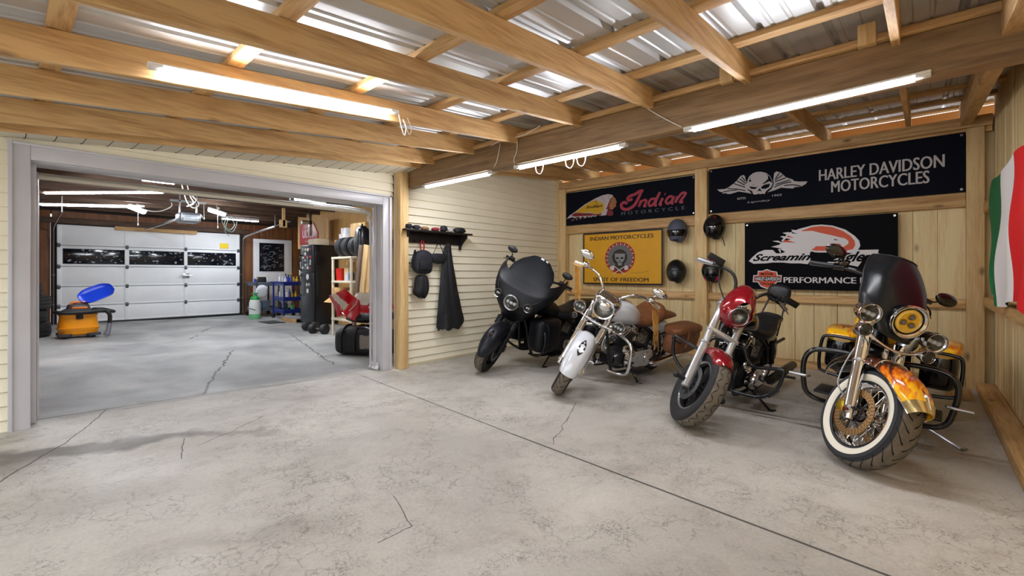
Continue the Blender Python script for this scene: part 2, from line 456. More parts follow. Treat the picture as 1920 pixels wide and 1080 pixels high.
    for a, c, w, wob in [((2.9, 5.08), (2.62, 2.36), .008, .006), ((2.62, 2.36), (2.33, -.9), .011, .008), ((2.33, -.9), (2.0, -4), .011, .01),
                         ((-.6, 5.43), (1.2, 5.4), .014, .03), ((1.2, 5.4), (3.35, 5.12), .007, .02),
                         ((1.33, 5.4), (1.83, 6.73), .016, .12), ((1.83, 6.73), (2.45, 8.27), .016, .16), ((2.32, 10.27), (2.57, 10.77), .02, .2), ((2.75, 11.4), (3.32, 12.42), .02, .2),
                         ((-.6, 2.9), (.29, 4.55), .008, .05), ((.29, 4.55), (.6, 5.4), .006, .06), ((.76, 3.6), (.88, 4.05), .0035, .06), ((.9, 3.8), (1.5, 4.2), .004, .1),
                         ((1.42, 2.16), (1.32, 1.84), .003, .05), ((1.32, 1.84), (1.12, 1.83), .0035, .06), ((3.69, 2.49), (2.66, 2.0), .004, .12), ((3.0, 6.0), (3.9, 9.6), .012, .2)]:
        q = seg(a, c, w, wob); lines = q if lines is None else mth('MAXIMUM', lines, q)
    col = mix(mth('MULTIPLY', lines, .88), col, rgb('#2a2622'))
    fine = noise(60, 3)
    col = mix(.10, col, ramp(fine, .3, (.1, .09, .08, 1), .7, (.9, .88, .84, 1)), 'OVERLAY')
    L(col, b.inputs['Base Color']); b.inputs['Roughness'].default_value = .62
    rr = ramp(noise(1.1, 5), .35, (.42,) * 3 + (1,), .7, (.72,) * 3 + (1,)); L(rr, b.inputs['Roughness'])
    h = mth('SUBTRACT', mth('MULTIPLY', fine, .25), mth('MULTIPLY', mth('MAXIMUM', lines, mth('MULTIPLY', pits, .5)), 1.0))
    bp = N('ShaderNodeBump'); bp.inputs['Strength'].default_value = .35; bp.inputs['Distance'].default_value = .006; L(h, bp.inputs['Height']); L(bp.outputs['Normal'], b.inputs['Normal'])
    return m
g = G(); g.smooth = False
xs = [-7, -1, 0, 1, 2, 3.2, 5, 7.4]; ys = [-6, 0, 5.1, 15.7]
g.add([(x, y, fz(x)) for x in xs for y in ys] + [(x, y, -.15) for x in xs for y in ys],
      [(i * 4 + j, (i + 1) * 4 + j, (i + 1) * 4 + j + 1, i * 4 + j + 1) for i in range(7) for j in range(3)] +
      [(32 + i * 4 + j, 32 + i * 4 + j + 1, 32 + (i + 1) * 4 + j + 1, 32 + (i + 1) * 4 + j) for i in range(7) for j in range(3)])
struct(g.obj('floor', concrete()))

# ---- garage front wall: horizontal vinyl siding around the opening
siding = M('cream_siding', '#f7f0d8', .45, var=.05, scale=1.5, bump=.12, bscale=3)
def lap_wall(name, x0, x1, z0, z1, y=5.18, lap=.108, off=0):
    """clapboards: every course leans out at its lower edge"""
    g = G(); g.smooth = False; z = z0 - off
    while z < z1:
        a = max(z, z0); c = min(z + lap, z1); t = lambda q: y - .024 + .020 * (q - z) / lap
        e = max(a, min(c, z + lap - .011))
        if c > a: g.add([(x0, t(a), a), (x1, t(a), a), (x1, t(e), e), (x0, t(e), e), (x0, y + .004, e), (x1, y + .004, e), (x1, y + .004, c), (x0, y + .004, c)], [(0, 1, 2, 3), (3, 2, 5, 4), (4, 5, 6, 7)])
        if z > z0: g.add([(x0, y + .004, z), (x1, y + .004, z), (x1, y - .024, z), (x0, y - .024, z)], [(0, 1, 2, 3)])
        z += lap
    g.box((x0, y + .005, z0), (x1, y + .12, z1))
    return struct(g.obj(name, siding))
lap_wall('wall_siding', 3.50, 7.10, .0, 3.12)
lap_wall('wall_siding_corner', -2.2, .005, fz(0) - .02, 2.45)
lap_wall('wall_header', .005, 3.40, 2.255, 2.75, off=.04)
wood_floor_bottom = M('bottom_trim', '#cfc3a0', .6)
g = G(); g.box((3.57, 5.155, 0), (7.0, 5.166, .03)); struct(g.obj('baseboard_siding', wood_floor_bottom))

# white door frame of the opening
trimw = M('painted_metal_trim', '#c8c7cb', .35, var=.06, scale=3)
g = G()
g.box((.005, 5.145, fz(0) - .01), (.125, 5.20, 2.252), .006); g.box((.005, 5.125, fz(0) - .01), (.03, 5.16, 2.27), .004)
g.box((.08, 5.19, fz(0)), (.125, 5.46, 2.14), .004); g.box((.125, 5.28, fz(0)), (.160, 5.32, 2.14), .004)
struct(g.obj('door_frame_1', trimw)); g = G()
g.box((3.235, 5.145, .0), (3.36, 5.20, 2.252), .006); g.box((3.325, 5.125, .0), (3.36, 5.16, 2.262), .004)
g.box((3.235, 5.19, .0), (3.275, 5.40, 2.14), .004); g.box((3.205, 5.28, .0), (3.24, 5.34, 2.14), .012)
for i in range(3): g.tube([(3.215, 5.24 + i * .07, .10), (3.21, 5.24 + i * .07, .05), (3.18, 5.22 + i * .07, .012)], [.022, .024, .03], 8)
struct(g.obj('door_frame_2', trimw)); g = G()
g.box((.125, 5.145, 2.135), (3.235, 5.20, 2.252), .006); g.box((.03, 5.125, 2.24), (3.36, 5.16, 2.262), .004)
g.box((.125, 5.19, 2.13), (3.235, 5.46, 2.16), .004)
struct(g.obj('door_frame_3', trimw))

# ---- timber
def timber(name, lo, hi, m, bev=.004, lab=None):
    g = G(); g.box(lo, hi, bev); o = struct(g.obj(name, m))
    return o
def zb(x): return 2.61 + .1 * (x - 3.557)         # underside of the rafters
def rafter(y, x0=-1.6, x1=7.55, w=.044, h=.165, dz=0, m=None):
    g = G(); g.smooth = False; y0, y1 = y - w / 2, y + w / 2
    for a, c in ((x0, x1),):
        vs = [(a, y0, zb(a) + dz), (a, y1, zb(a) + dz), (a, y1, zb(a) + h), (a, y0, zb(a) + h), (c, y0, zb(c) + dz), (c, y1, zb(c) + dz), (c, y1, zb(c) + h), (c, y0, zb(c) + h)]
        bm = bmesh.new(); V = [bm.verts.new(v) for v in vs]
        for f in ((0, 1, 2, 3), (7, 6, 5, 4), (0, 4, 5, 1), (1, 5, 6, 2), (2, 6, 7, 3), (3, 7, 4, 0)): bm.faces.new([V[i] for i in f])
        bmesh.ops.bevel(bm, geom=bm.edges[:], offset=.004, segments=1, affect='EDGES'); bm.verts.index_update()
        g.add([v.co.copy() for v in bm.verts], [tuple(v.index for v in f.verts) for f in bm.faces]); bm.free()
    return struct(g.obj('rafter', m or wx))
for y in (4.80, 4.52, 3.80, 3.14, 2.355, 1.66, .93, .115): rafter(y)
rafter(-.36, w=.09, dz=-.09, x1=7.3); rafter(-.95)
for x in (-.60, .17, .93, 1.74, 2.49, 3.20, 3.93, 4.68, 5.42, 6.15, 6.85, 7.4):
    timber('purlin', (x - .045, -1.1, zb(x) + .167), (x + .045, 5.17, zb(x) + .205), wy)
# blocking on the beam beside two rafters
for y in (.25, 1.06): timber('blocking', (3.50, y - .045, 2.645), (3.56, y + .045, zb(3.55) + .165), wz)
timber('ceiling_beam', (3.557, -1.1, 2.39), (3.70, 5.12, 2.652), w_beam, .008)
timber('beam_ledger', (3.53, -1.1, 2.655), (3.62, 5.15, 2.70), wy)
timber('post', (3.42, 5.03, 0), (3.55, 5.155, 2.60), wz, .006)

# roof sheets: ribbed galvanised metal, ribs along the fall
galv = M('galvanised_sheet', '#cfd1d2', .42, .5, var=.08, scale=1.2, bump=.10, bscale=2.2)
prof = []; y = -1.1
while y < 5.30:
    prof += [(y, 0), (y + .10, 0), (y + .108, .006), (y + .124, .006), (y + .132, 0), (y + .20, 0), (y + .208, .006), (y + .224, .006), (y + .232, 0), (y + .262, 0), (y + .277, .028), (y + .297, .028), (y + .312, 0)]
    y += .312
g = G(); g.smooth = False; X = [-1.7 + i * (9.3 / 24) for i in range(25)]; n = len(prof)
wob = lambda x, y: .0025 * math.sin(x * 5.1 + 1.3 * math.sin(y * 2.2)) + .002 * math.sin(y * 7 + x * 2)
g.add([(x, py, zb(x) + .207 + pz + wob(x, py)) for x in X for (py, pz) in prof], [(i * n + j, (i + 1) * n + j, (i + 1) * n + j + 1, i * n + j + 1) for i in range(24) for j in range(n - 1)], smooth=True)
roof = g.obj('ceiling', galv, ang=12); struct(roof)
# vented soffit under the eave
soff = M('vinyl_soffit', '#cfc6b2', .5); slot = M('soffit_slot', '#2a2622', .9)
g = G(); g.smooth = False
sz = lambda x, y: lerp(zb(x) + .004, 2.29 + .0777 * x, (y - 4.83) / .35)
x = -1.5
while x < 3.5:
    x2 = min(x + .16, 3.56)
    g.add([(x, 4.83, sz(x, 4.83)), (x2 - .006, 4.83, sz(x2, 4.83)), (x2 - .006, 5.168, sz(x2, 5.168)), (x, 5.168, sz(x, 5.168))], [(0, 1, 2, 3)], 0)
    g.add([(x2 - .006, 4.83, sz(x2, 4.83)), (x2, 4.83, sz(x2, 4.83)), (x2, 5.168, sz(x2, 5.168)), (x2 - .006, 5.168, sz(x2, 5.168))], [(0, 1, 2, 3)], 1)
    g.add([(x2 - .03, 5.12, sz(x2, 5.12) - .001), (x2 - .006, 5.12, sz(x2, 5.12) - .001), (x2 - .006, 5.168, sz(x2, 5.168) - .001), (x2 - .03, 5.168, sz(x2, 5.168) - .001)], [(0, 1, 2, 3)], 1)
    x = x2
struct(g.obj('trim_soffit', [soff, slot]))

# ---- back wall: vertical boards, posts, rails
def boards(name, fn, a0, a1, z1, w0, w1, seed, t=.02, m=None, z0=0):
    r = random.Random(seed); g = G(); a = a0
    while a < a1:
        w = r.uniform(w0, w1); b_ = min(a + w, a1); d = r.uniform(0, .004)
        p, q = fn(a, d), fn(b_ - r.uniform(.002, .006), d + t)
        lo = [min(p[i], q[i]) for i in range(2)]; hi = [max(p[i], q[i]) for i in range(2)]
        g.box((lo[0], lo[1], z0), (hi[0], hi[1], z1), .002); a = b_
    return struct(g.obj(name, m or w_board))
boards('wall_back', lambda a, d: (BX + d, a), -.62, 5.18, 2.97, .21, .29, 3)
boards('wall_right', lambda a, d: (a, -.575 - d), -.5, 7.10, 3.2, .12, .20, 5)
g = G(); g.box((BX + .027, -.7, 0), (BX + .04, 5.2, 2.97)); struct(g.obj('wall_back_light_block', M('light_block_brown', '#6b5236', .9)))  # unseen sheet added to stop sky light leaking between the back boards
g = G(); g.box((-.5, -.625, 0), (7.16, -.605, 3.2)); struct(g.obj('wall_right_light_block', M('light_block_brown', '#6b5236', .9)))  # same added light block behind the right-hand boards
for y0, y1 in ((4.95, 5.10), (2.385, 2.56), (-.50, -.36)):
    timber('post', (6.985, y0, 0), (BX - .002, y1, 2.83), wz, .006)
for y0, y1 in ((2.562, 4.948), (-.358, 2.383)):
    timber('rail', (7.03, y0, 1.985), (BX - .002, y1, 2.14), wy)
    timber('rail', (7.03, y0, .865), (BX - .002, y1, .965), wy)
    timber('rail', (7.03, y0, 0), (BX - .002, y1, .09), wy)
timber('wall_plate', (6.99, -.56, 2.835), (BX - .004, 5.10, 2.955), wy)
timber('wall_plate', (7.03, -.56, 2.78), (BX - .004, 5.10, 2.833), wy)
timber('trim_corner', (7.02, 5.105, 0), (BX - .002, 5.165, 3.02), wz)
# right wall framing
for z0, z1 in ((.90, 1.0), (1.90, 2.0)):
    timber('rail', (-.5, -.57, z0), (6.98, -.49, z1), wx)
timber('sill', (-.5, -.572, 0), (6.96, -.43, .088), wx, .006)
timber('wall_plate', (-.5, -.57, 2.30), (3.5, -.49, 2.40), wx)
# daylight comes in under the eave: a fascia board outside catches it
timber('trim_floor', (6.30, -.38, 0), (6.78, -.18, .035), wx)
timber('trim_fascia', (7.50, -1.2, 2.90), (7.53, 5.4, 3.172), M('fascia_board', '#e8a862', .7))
# ================================================================== LAMPS
def tube_light(p0, p1, w, name, label, group, power, cat='tube light', h=.030, wide=.052, face=(0, 0, -1)):
    p0 = Vector(p0); p1 = Vector(p1); d = (p1 - p0); le = d.length; d.normalize()
    t = thing(name, label, cat, (p0 + p1) / 2, group)
    xa = d; za = -Vector(face); za = (za - xa * za.dot(xa)).normalized(); ya = za.cross(xa)
    R = Matrix((xa, ya, za)).transposed().to_4x4()
    g = G(R); e = .07
    g.box((-le / 2, -wide / 2, 0), (le / 2, wide / 2, h * .5), .004)
    g.obj('housing', M('lamp_housing', '#e6e4e0', .4), t)
    g = G(R); g.smooth = True; n = 10
    vs = []; L_ = le / 2 - e
    for x in (-L_, L_):
        for j in range(n + 1):
            a = PI * j / n; vs.append((x, math.cos(a) * wide * .42, -math.sin(a) * h))
    g.add(vs, [(j, j + 1, n + 2 + j, n + 1 + j) for j in range(n)]); g.add(vs[:n + 1], [tuple(range(n + 1))]); g.add(vs[n + 1:], [tuple(range(n, -1, -1))])
    g.obj('diffuser', M('tube_glow_%g' % power, '#f4f7ff', .4, emit=power), t)
    for s in (-1, 1):
        g = G(R); g.box((s * (le / 2 - e) if s > 0 else -le / 2, -wide * .5, -h * .6), (le / 2 if s > 0 else -(le / 2 - e), wide * .5, .002), .006)
        g.obj('end_cap', M('lamp_cap', '#d9d6cf', .5), t)
    return t
PW = 72
GR = 'tube lights under the big beam'
tube_light((3.60, 4.78, 2.372), (3.60, 3.52, 2.372), 0, 'tube_light', 'white tube light under the beam at its end by the siding wall', GR, PW)
tube_light((3.60, 3.20, 2.372), (3.60, 1.90, 2.372), 0, 'tube_light', 'middle white tube light of the three under the big beam, with loose wire loops', GR, PW)
tube_light((3.545, 1.38, 2.372), (3.545, -.04, 2.40), 0, 'tube_light', 'longest-looking white tube light on the beam, next to the dark winged skull banner', GR, PW)
tube_light((.50, 3.06, zb(.5) + .055), (2.06, 3.06, zb(2.06) + .055), 0, 'tube_light', 'white tube light running along a rafter above the garage opening', None, PW, wide=.040, h=.024, face=(.1, -.35, -1))
def cord(name, pts, label, r=.004, m=None, cat='wire', group=None, sub=6):
    g = G(); g.tube(smooth_rows(pts, sub), r, 6); return tag(g.obj(name, m or M('white_cord', '#e9e4da', .5)), label, cat, group)
cord('power_cord', [(3.545, 3.36, 2.64), (3.54, 3.38, 2.55), (3.545, 3.42, 2.45), (3.57, 3.50, 2.40)], 'white lamp wire down the beam to the tube light nearest the siding')
cord('power_cord', [(3.545, 3.12, 2.62), (3.54, 3.12, 2.52), (3.54, 3.16, 2.44), (3.58, 3.18, 2.375)], 'white lamp wire down the beam to the middle tube light')
cord('power_cord', [(3.545, 1.72, 2.645), (3.535, 1.62, 2.56), (3.54, 1.50, 2.47), (3.535, 1.40, 2.40)], 'white lamp wire sloping down the beam to the largest tube light')
cord('power_cord', [(3.55, 3.5, 2.648), (3.5, 3.3, 2.66), (3.51, 3.0, 2.655), (3.50, 2.78, 2.70)], 'white wire lying along the top of the big beam')
for i, y in enumerate((2.92, 2.55, 2.42)):
    cord('wire_loop', [(3.60, y, 2.345), (3.59, y - .02, 2.28), (3.60, y - .06, 2.255), (3.60, y - .09, 2.29), (3.60, y - .1, 2.345)],
         ['small loop of slack wire under the far end of the middle tube light', 'larger slack wire loop under the middle of the middle tube light', 'open slack wire loop next to the larger loop under the middle tube light'][i], .004)
cord('wire_bundle', [(2.06, 3.05, 2.50), (2.07, 3.03, 2.40), (2.10, 3.03, 2.34), (2.12, 3.04, 2.42), (2.10, 3.05, 2.47), (2.14, 3.03, 2.36), (2.17, 3.04, 2.41), (2.14, 3.05, 2.49)], 'bundled white wire hanging at the end of the rafter tube light', .004)
ART = {
'b1_feath': [(0.060, 0.125), (0.137, 0.189), (0.254, 0.242), (0.465, 0.359), (0.686, 0.443), (0.823, 0.481), (0.943, 0.490), (1.038, 0.463), (1.016, 0.413), (0.957, 0.328), (0.901, 0.229), (0.883, 0.126), (0.808, 0.125), (0.732, 0.139), (0.686, 0.118), (0.624, 0.134), (0.592, 0.110), (0.529, 0.140), (0.481, 0.112), (0.417, 0.145), (0.377, 0.114), (0.320, 0.146), (0.254, 0.124), (0.204, 0.149)],
'b1_yellow': [(0.279, 0.239), (0.465, 0.338), (0.639, 0.408), (0.732, 0.405), (0.868, 0.324), (0.861, 0.233), (0.808, 0.165), (0.701, 0.168), (0.577, 0.203), (0.465, 0.216), (0.352, 0.209)],
'b1_red': [(0.170, 0.189), (0.270, 0.226), (0.417, 0.206), (0.577, 0.190), (0.701, 0.161), (0.823, 0.164), (0.800, 0.133), (0.624, 0.142), (0.417, 0.152), (0.254, 0.154)],
'b1_face': [(1.038, 0.450), (1.086, 0.399), (1.112, 0.332), (1.096, 0.308), (1.100, 0.262), (1.060, 0.240), (1.031, 0.210), (0.979, 0.222), (0.965, 0.288), (1.001, 0.376)],
'b1_hair': [(1.031, 0.444), (1.016, 0.374), (0.984, 0.287), (0.965, 0.217), (0.910, 0.222), (0.943, 0.317), (0.979, 0.385)],
'b1_collar': [(0.916, 0.195), (0.972, 0.216), (1.031, 0.191), (1.048, 0.150), (1.038, 0.112), (0.943, 0.110), (0.910, 0.143)],
'b1_white2': [(0.883, 0.231), (0.943, 0.225), (0.920, 0.175), (0.905, 0.124), (0.815, 0.131), (0.853, 0.181)],
'b1_itext': [(0.497, 0.267), (0.831, 0.328)],
'b1_I1': [(1.599, 0.472), (1.520, 0.463), (1.452, 0.428), (1.357, 0.407), (1.315, 0.368), (1.350, 0.339), (1.405, 0.358)],
'b1_I2': [(1.566, 0.464), (1.506, 0.347), (1.432, 0.242), (1.315, 0.190), (1.224, 0.212), (1.196, 0.278), (1.245, 0.312), (1.315, 0.292)],
'b1_n1': [(1.560, 0.316), (1.520, 0.215), (1.566, 0.291), (1.626, 0.315), (1.652, 0.288), (1.613, 0.212), (1.652, 0.220)],
'b1_d1': [(1.807, 0.314), (1.736, 0.315), (1.691, 0.253), (1.717, 0.207), (1.781, 0.244), (1.883, 0.414)],
'b1_d2': [(1.883, 0.414), (1.800, 0.230), (1.832, 0.208)],
'b1_i1': [(1.932, 0.312), (1.883, 0.221), (1.914, 0.206)],
'b1_idot': [(1.963, 0.374), (1.976, 0.367)],
'b1_a1': [(2.092, 0.318), (2.031, 0.319), (1.982, 0.259), (2.007, 0.215), (2.067, 0.244), (2.116, 0.315), (2.074, 0.220), (2.104, 0.211)],
'b1_n2': [(2.175, 0.314), (2.134, 0.219), (2.175, 0.285), (2.235, 0.349), (2.281, 0.355), (2.293, 0.330), (2.211, 0.223), (2.258, 0.218)],
'b1_mot': [(1.210, 0.098), (2.270, 0.135), (1.210, 0.149), (2.270, 0.170)],
'b2_skull': [(0.521, 0.390), (0.525, 0.423), (0.548, 0.476), (0.594, 0.513), (0.644, 0.525), (0.699, 0.520), (0.763, 0.494), (0.812, 0.443), (0.836, 0.380), (0.842, 0.336), (0.826, 0.290), (0.773, 0.253), (0.758, 0.238), (0.745, 0.205), (0.719, 0.214), (0.694, 0.209), (0.664, 0.219), (0.634, 0.211), (0.599, 0.220), (0.586, 0.265), (0.543, 0.292), (0.525, 0.334)],
'b2_dark1': [(0.543, 0.412), (0.574, 0.483), (0.559, 0.430), (0.614, 0.377), (0.674, 0.350), (0.743, 0.366), (0.787, 0.409), (0.783, 0.453), (0.753, 0.490), (0.807, 0.439), (0.833, 0.375), (0.831, 0.348), (0.802, 0.376), (0.743, 0.349), (0.679, 0.330), (0.614, 0.358), (0.553, 0.391)],
'b2_eyeL': [(0.551, 0.350), (0.604, 0.354), (0.666, 0.321), (0.629, 0.289), (0.579, 0.295), (0.555, 0.321)],
'b2_eyeR': [(0.696, 0.303), (0.739, 0.333), (0.810, 0.340), (0.800, 0.296), (0.758, 0.276), (0.714, 0.279)],
'b2_nose': [(0.682, 0.294), (0.712, 0.244), (0.674, 0.259), (0.646, 0.249)],
'b2_wingL': [(0.518, 0.379), (0.502, 0.437), (0.492, 0.489), (0.471, 0.509), (0.435, 0.498), (0.387, 0.442), (0.334, 0.398), (0.270, 0.355), (0.226, 0.339), (0.116, 0.345), (0.155, 0.305), (0.193, 0.297), (0.188, 0.277), (0.259, 0.276), (0.248, 0.263), (0.302, 0.259), (0.408, 0.281), (0.533, 0.245), (0.579, 0.229), (0.543, 0.281), (0.518, 0.329)],
'b2_wingR': [(0.845, 0.347), (0.860, 0.474), (0.888, 0.497), (0.936, 0.474), (1.001, 0.400), (1.084, 0.357), (1.093, 0.337), (1.147, 0.322), (1.247, 0.311), (1.227, 0.280), (1.174, 0.252), (1.102, 0.254), (1.084, 0.239), (1.019, 0.251), (0.945, 0.267), (0.869, 0.244), (0.778, 0.223), (0.831, 0.267), (0.850, 0.313)],
'b2_wl0': [(0.259, 0.339), (0.387, 0.317), (0.502, 0.280)],
'b2_wl1': [(0.387, 0.436), (0.492, 0.360)],
'b2_wl2': [(0.345, 0.402), (0.512, 0.322)],
'b2_wl3': [(0.450, 0.484), (0.497, 0.416)],
'b2_wl4': [(0.193, 0.297), (0.291, 0.306), (0.387, 0.303)],
'b2_wl5': [(0.424, 0.459), (0.502, 0.381)],
'b2_wr0': [(1.065, 0.328), (0.964, 0.320), (0.860, 0.285)],
'b2_wr1': [(1.001, 0.395), (0.869, 0.354)],
'b2_wr2': [(1.047, 0.357), (0.874, 0.319)],
'b2_wr3': [(0.926, 0.470), (0.874, 0.397)],
'b2_wr4': [(1.174, 0.256), (1.084, 0.288), (0.982, 0.291)],
'b2_wr5': [(0.964, 0.437), (0.869, 0.376)],
'b2_estd': [(0.393, 0.163), (0.512, 0.192)],
'b2_y1903': [(0.837, 0.157), (0.950, 0.185)],
'b2_leg': [(0.523, 0.104), (0.816, 0.128)],
'b2_hd': [(1.379, 0.256), (2.555, 0.441), (1.509, 0.137), (2.423, 0.282), (1.379, 0.442), (1.509, 0.293)],
'b3_el': [(0.455, 0.659), (0.533, 0.756), (0.668, 0.808), (0.807, 0.842), (0.907, 0.846), (1.031, 0.823), (1.159, 0.765), (1.251, 0.682), (1.296, 0.618), (1.307, 0.556), (1.284, 0.506), (1.243, 0.466), (1.159, 0.479), (0.853, 0.488), (0.572, 0.575)],
'b3_or': [(0.475, 0.646), (0.533, 0.728), (0.668, 0.775), (0.807, 0.821), (0.907, 0.828), (1.022, 0.806), (1.134, 0.749), (1.210, 0.684), (1.251, 0.620), (1.258, 0.569), (1.235, 0.518), (1.159, 0.500), (0.853, 0.510), (0.572, 0.575)],
'b3_eagle': [(1.155, 0.656), (1.189, 0.623), (1.189, 0.587), (1.142, 0.552), (1.112, 0.541), (1.117, 0.574), (1.100, 0.591), (1.022, 0.600), (0.943, 0.566), (0.853, 0.569), (0.807, 0.528), (0.761, 0.437), (0.591, 0.485), (0.445, 0.495), (0.415, 0.547), (0.465, 0.551), (0.334, 0.582), (0.425, 0.604), (0.455, 0.625), (0.345, 0.661), (0.415, 0.663), (0.455, 0.642), (0.533, 0.633), (0.630, 0.628), (0.553, 0.654), (0.494, 0.691), (0.440, 0.714), (0.475, 0.723), (0.533, 0.705), (0.611, 0.684), (0.533, 0.731), (0.470, 0.765), (0.533, 0.772), (0.611, 0.745), (0.572, 0.803), (0.649, 0.787), (0.705, 0.773), (0.807, 0.772), (0.907, 0.736), (0.996, 0.709), (1.057, 0.688), (1.108, 0.669)],
'b3_beak': [(1.022, 0.594), (1.100, 0.588), (1.108, 0.570), (1.087, 0.544), (1.031, 0.557)],
'b3_eye': [(1.044, 0.654), (1.082, 0.641), (1.074, 0.634), (1.039, 0.643)],
'b3_cut1': [(0.445, 0.546), (0.504, 0.505), (0.455, 0.492)],
'b3_cut2': [(0.572, 0.753), (0.649, 0.743), (0.582, 0.769)],
'b3_cut3': [(0.494, 0.657), (0.572, 0.675), (0.514, 0.689)],
'b3_scr': [(0.105, 0.389), (0.789, 0.490)],
'b3_eag': [(1.013, 0.324), (1.476, 0.489)],
'b3_blob1': [(0.052, 0.390), (0.095, 0.442), (0.169, 0.510), (0.252, 0.542), (0.355, 0.538), (0.395, 0.491), (0.455, 0.489), (0.572, 0.508), (0.780, 0.512), (0.789, 0.392), (0.761, 0.338), (0.668, 0.351), (0.572, 0.352), (0.475, 0.365), (0.355, 0.367), (0.273, 0.357), (0.116, 0.353)],
'b3_blob2': [(0.943, 0.347), (1.074, 0.408), (1.226, 0.466), (1.284, 0.506), (1.484, 0.504), (1.476, 0.459), (1.523, 0.448), (1.365, 0.442), (1.349, 0.412), (1.284, 0.300), (1.201, 0.322), (1.031, 0.329)],
'b3_sh': [(0.169, 0.254), (0.221, 0.253), (0.283, 0.278), (0.339, 0.253), (0.405, 0.241), (0.415, 0.194), (0.463, 0.194), (0.455, 0.100), (0.405, 0.098), (0.365, 0.036), (0.283, 0.003), (0.206, 0.033), (0.164, 0.095), (0.103, 0.095), (0.111, 0.193), (0.164, 0.193)],
'b3_shin': [(0.179, 0.240), (0.226, 0.242), (0.283, 0.262), (0.334, 0.242), (0.395, 0.232), (0.403, 0.182), (0.453, 0.182), (0.445, 0.111), (0.400, 0.110), (0.360, 0.048), (0.283, 0.018), (0.213, 0.045), (0.174, 0.107), (0.116, 0.106), (0.121, 0.181), (0.174, 0.182)],
'b3_bar': [(0.132, 0.119), (0.440, 0.168)],
'b3_mot': [(0.206, 0.190), (0.360, 0.230)],
'b3_cyc': [(0.195, 0.056), (0.365, 0.093)],
'b3_perf': [(0.489, 0.089), (1.296, 0.182)],
'b4_circ': [(0.456, 0.467), (1.017, 0.454), (0.743, 0.729), (0.743, 0.192)],
'b4_t1': [(0.154, 0.777), (1.344, 0.840), (0.154, 0.841), (1.344, 0.783)],
'b4_t2': [(0.215, 0.054), (1.258, 0.056), (0.215, 0.123), (1.258, 0.115)],
'b4_in': [(0.584, 0.495), (0.898, 0.487), (0.743, 0.602), (0.743, 0.329)],
'b4_skull': [(0.647, 0.534), (0.843, 0.528), (0.832, 0.428), (0.788, 0.379), (0.777, 0.328), (0.709, 0.329), (0.698, 0.380), (0.653, 0.432)],
'b4_ax1': [(0.561, 0.310), (0.630, 0.330), (0.641, 0.269), (0.607, 0.238), (0.561, 0.259)],
'b4_ax2': [(0.832, 0.308), (0.887, 0.327), (0.898, 0.277), (0.865, 0.247), (0.827, 0.257)],
'b4_h1': [(0.618, 0.330), (0.832, 0.177)],
'b4_h2': [(0.865, 0.327), (0.618, 0.187)],
'b4_mark': [(0.942, 0.202), (1.102, 0.202), (1.268, 0.235)]}
# ================================================================== BANNERS ON THE BACK WALL
def sheet(name, Y0, Z0, w, h, mats, label, cat, art, X=7.018, amp=.0012, seed=1, border=0):
    r = random.Random(seed); ph = [r.uniform(0, 6) for _ in range(4)]
    def fn(a, b, d):
        wv = amp * (math.sin(a * 5.3 + ph[0] + b * 1.5) * .6 + math.sin(a * 11 + ph[1]) * .3 + math.sin(b * 7 + ph[2] + a * 2) * .4)
        return (X - .004 - wv - d * 1.6, Y0 - a, Z0 + b)
    g = G(); nu, nv = 48, 14
    g.shell(lambda u, v: fn(u * w, v * h, 0), nu, nv, .002, mi=0)
    for (a, b) in ((.03, .03), (w - .03, .03), (.03, h - .03), (w - .03, h - .03)):
        g.disc((a, b), .012, fn, .0012, 1, 12); g.disc((a, b), .005, fn, .0016, 0, 8)
    art(g, fn)
    return tag(g.obj(name, mats), label, cat)
cloth_navy = M('banner_navy', '#0a0d18', .85, var=.15, scale=3, spec=.15); brass = M('grommet', '#b9b5a8', .3, .9)
def pm(n, c): return M('print_' + n, c, .55)
def art1(g, fn):
    P = lambda k, d, m: g.flat(ART['b1_' + k], fn, d, m)
    P('feath', .0012, 2); P('yellow', .0018, 3); P('red', .0024, 4); P('hair', .0018, 4); P('face', .0024, 5); P('collar', .003, 4); P('white2', .0036, 2)
    for i in range(6): # feather shafts in the crest
        x, y = ART['b1_feath'][4 + i % 5]; g.stroke([(x, y - .02), (x + .05, y - .12 - .01 * i)], .006, fn, .003, 6)
    for i in range(12):
        a = .16 + i * .042; g.stroke([(a, .075 + .004 * i), (a + .02, .11 + .004 * i)], .010, fn, .0032, 2 if i % 2 else 4)
    a = ART['b1_itext']; g.text('Indian', (a[0][0], a[0][1] + .01, a[1][0], a[1][1]), fn, .0032, 0, shear=.35, bold=.02)
    for k, w in (('I1', .040), ('I2', .042), ('n1', .030), ('d1', .030), ('d2', .034), ('i1', .034), ('idot', .03), ('a1', .030), ('n2', .030)):
        g.stroke(ART['b1_' + k], w + .012, fn, .0012, 8, sm=6); g.stroke(ART['b1_' + k], w, fn, .0018, 7, sm=6)
    g.text('MOTORCYCLE', (1.20, .098, 2.28, .152), fn, .0015, 6, space=1.7, heavy=.0015)
sheet('banner', 5.005, 2.145, 2.445, .605, [cloth_navy, brass, pm('bone', '#b9aeb0'), pm('gold', '#c99a14'), pm('maroon', '#74131c'), pm('skin', '#9c6236'), pm('grey', '#55585a'), pm('crimson', '#a3243a'), pm('plum', '#6e2534')],
      'dark navy banner with feathered headdress and red script above the yellow flag', 'banner', art1, seed=2)
